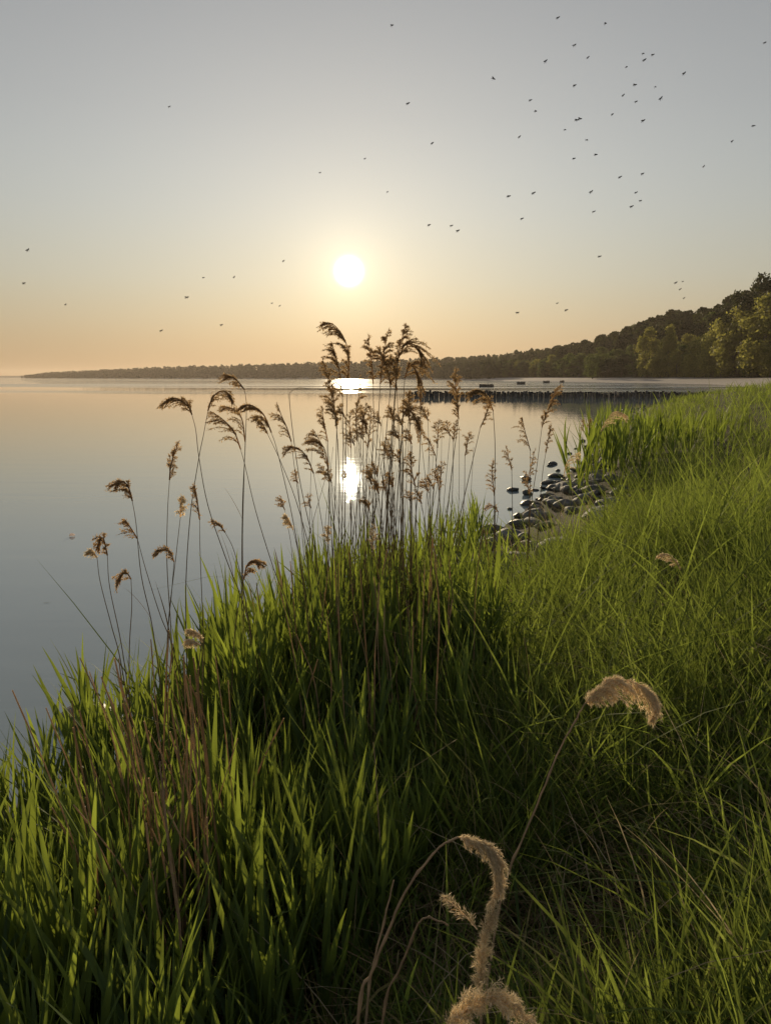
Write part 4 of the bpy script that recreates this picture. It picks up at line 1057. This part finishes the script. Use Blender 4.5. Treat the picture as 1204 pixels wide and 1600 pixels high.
# broad weeds in the meadow
wl = []
for k in range(4):
    v, q = reed_leaf(.07, .035, .6, .3, 90 + k, 4); wl.append(mesh('leaf', v, [q], M['weed']))
for k, (px, py) in enumerate([(1095, 1150), (1075, 1205), (1140, 1110), (1105, 1370), (925, 1240), (875, 1330), (950, 1400), (860, 1500), (1000, 1180), (1160, 1010), (1060, 1010), (980, 1330), (1170, 1480), (640, 1260), (1040, 1420), (1120, 1240)]):
    p = at_z(px, py + 40, .95); t = thing('broad_leaf_weed', 'small broad leaved weed growing between grass blades on the right bank', 'plant', (p[0], p[1], gz1(p[0], p[1])), (0, 0, rnd.uniform(0, 6)), 'weeds in the grass', rnd.uniform(.5, .8))
    hs = rnd.uniform(.18, .32)
    V, Q = tube(catmull([(0, 0, -.02), (.01, 0, hs * .5), (.0, .01, hs)], 3), .0018, 4); link('stem', mesh('stem', V, [Q], M['weed']), t)
    for i in range(rnd.randint(7, 10)): link('leaf', rnd.choice(wl), t, (0, 0, hs * (.3 + .7 * i / 9)), (0, 0, i * 2.4), rnd.uniform(.7, 1.2))

# ------------------------------------------------------------------ insects
def insect_mesh(seed):
    q = np.random.default_rng(seed); mb = MB()
    V, Q = tube(catmull([(-.5, 0, -.06), (-.2, 0, .02), (.15, 0, .04), (.36, 0, .03), (.5, 0, 0)], 2), [.02, .05, .07, .075, .09, .12, .11, .07, .02], 6); mb.add(V, Q=Q)
    for sgn in (-1, 1):
        mb.add([(.25, 0, .06), (.0, sgn * .22, .2), (-.38, sgn * .34, .22), (-.3, sgn * .1, .12)], Q=[[0, 1, 2, 3]])
        for lx in (.3, .2, .1):
            V, Q = tube(np.array([(lx, sgn * .05, -.02), (lx - .1, sgn * .2, .0), (lx - .35, sgn * .28, -.22)]), [.014, .012, .008], 3); mb.add(V, Q=Q)
    return mb.mesh('midge', M['insect'])
ins = [insect_mesh(k) for k in range(2)]
IP = [(612,40),(871,28),(945,37),(1194,67),(897,71),(852,96),(918,90),(1004,84),(1019,86),(1006,94),(978,105),(1068,115),(770,123),(897,134),(991,133),(1023,136),(973,149),(637,162),(828,157),(836,174),(993,159),(1032,154),(900,188),(905,186),(956,179),(1004,189),(882,203),(1176,197),(811,214),(916,219),(1143,221),(675,224),(930,242),(896,248),(1099,260),(1003,272),(968,277),(923,300),(794,307),(833,302),(993,301),(1000,314),(986,323),(927,331),(815,342),(670,352),(705,353),(715,361),(936,401),(1055,442),(884,485),(808,489),(38,443),(44,391),(292,465),(252,517),(346,508)]
SMALL = [(265,167),(570,248),(500,270),(605,300),(366,433),(443,408),(318,434),(103,476),(1066,440),(1062,452),(1068,466),(437,478),(425,474),(870,474)]
for k, (px, py) in enumerate(IP + SMALL):
    big_ = k < len(IP); d = rnd.uniform(1.9, 3.0) if big_ else rnd.uniform(5, 7)
    o = link('midge', ins[k % 2], None, tuple(at(px, py, d)), (rnd.uniform(-.3, .3), -R(28) + rnd.gauss(0, .2), rnd.gauss(0, .35)), rnd.uniform(4.2, 5.6) * .0027 * (d / 2.4) ** .6)
    tag(o, 'tiny dark midge flying against the open sky' if big_ else 'faint far midge that is only a speck in the sky', 'insect', 'midges in the air' if big_ else 'faint specks of far midges')

# floating bits on the water
p = at_z(113, 838, .0)
V, Q = tube(catmull([(-.03, 0, .006), (-.01, 0, .022), (.015, 0, .018), (.035, 0, .012)], 3), [.004, .010, .014, .017, .018, .017, .014, .011, .007, .002][:10], 8)
tag(link('floating_feather', mesh('floating_feather', V, [Q], M['white']), None, tuple(p), (0, 0, .5), 1.3), 'small white feather tuft floating on the open water at left', 'feather')
for (px, py, ln, lab) in [(75, 942, .085, 'larger dark leaf floating on the water near the left edge'), (140, 909, .035, 'tiny dark leaf floating left of the leftmost dry reeds'), (257, 900, .04, 'thin leaf bit floating behind the left dry reeds')]:
    v, q = reed_leaf(.4, .05, .9, .05, 5, 5); p = at_z(px, py, .0); c = np.stack([v[:, 0] - .2, v[:, 1], v[:, 2] * .08], -1) * ln / .4
    c[:, 2] -= c[:, 2].min() - .004
    tag(link('floating_leaf', mesh('floating_leaf', c, [q], M['float']), None, tuple(p), (0, 0, .25)), lab, 'leaf')
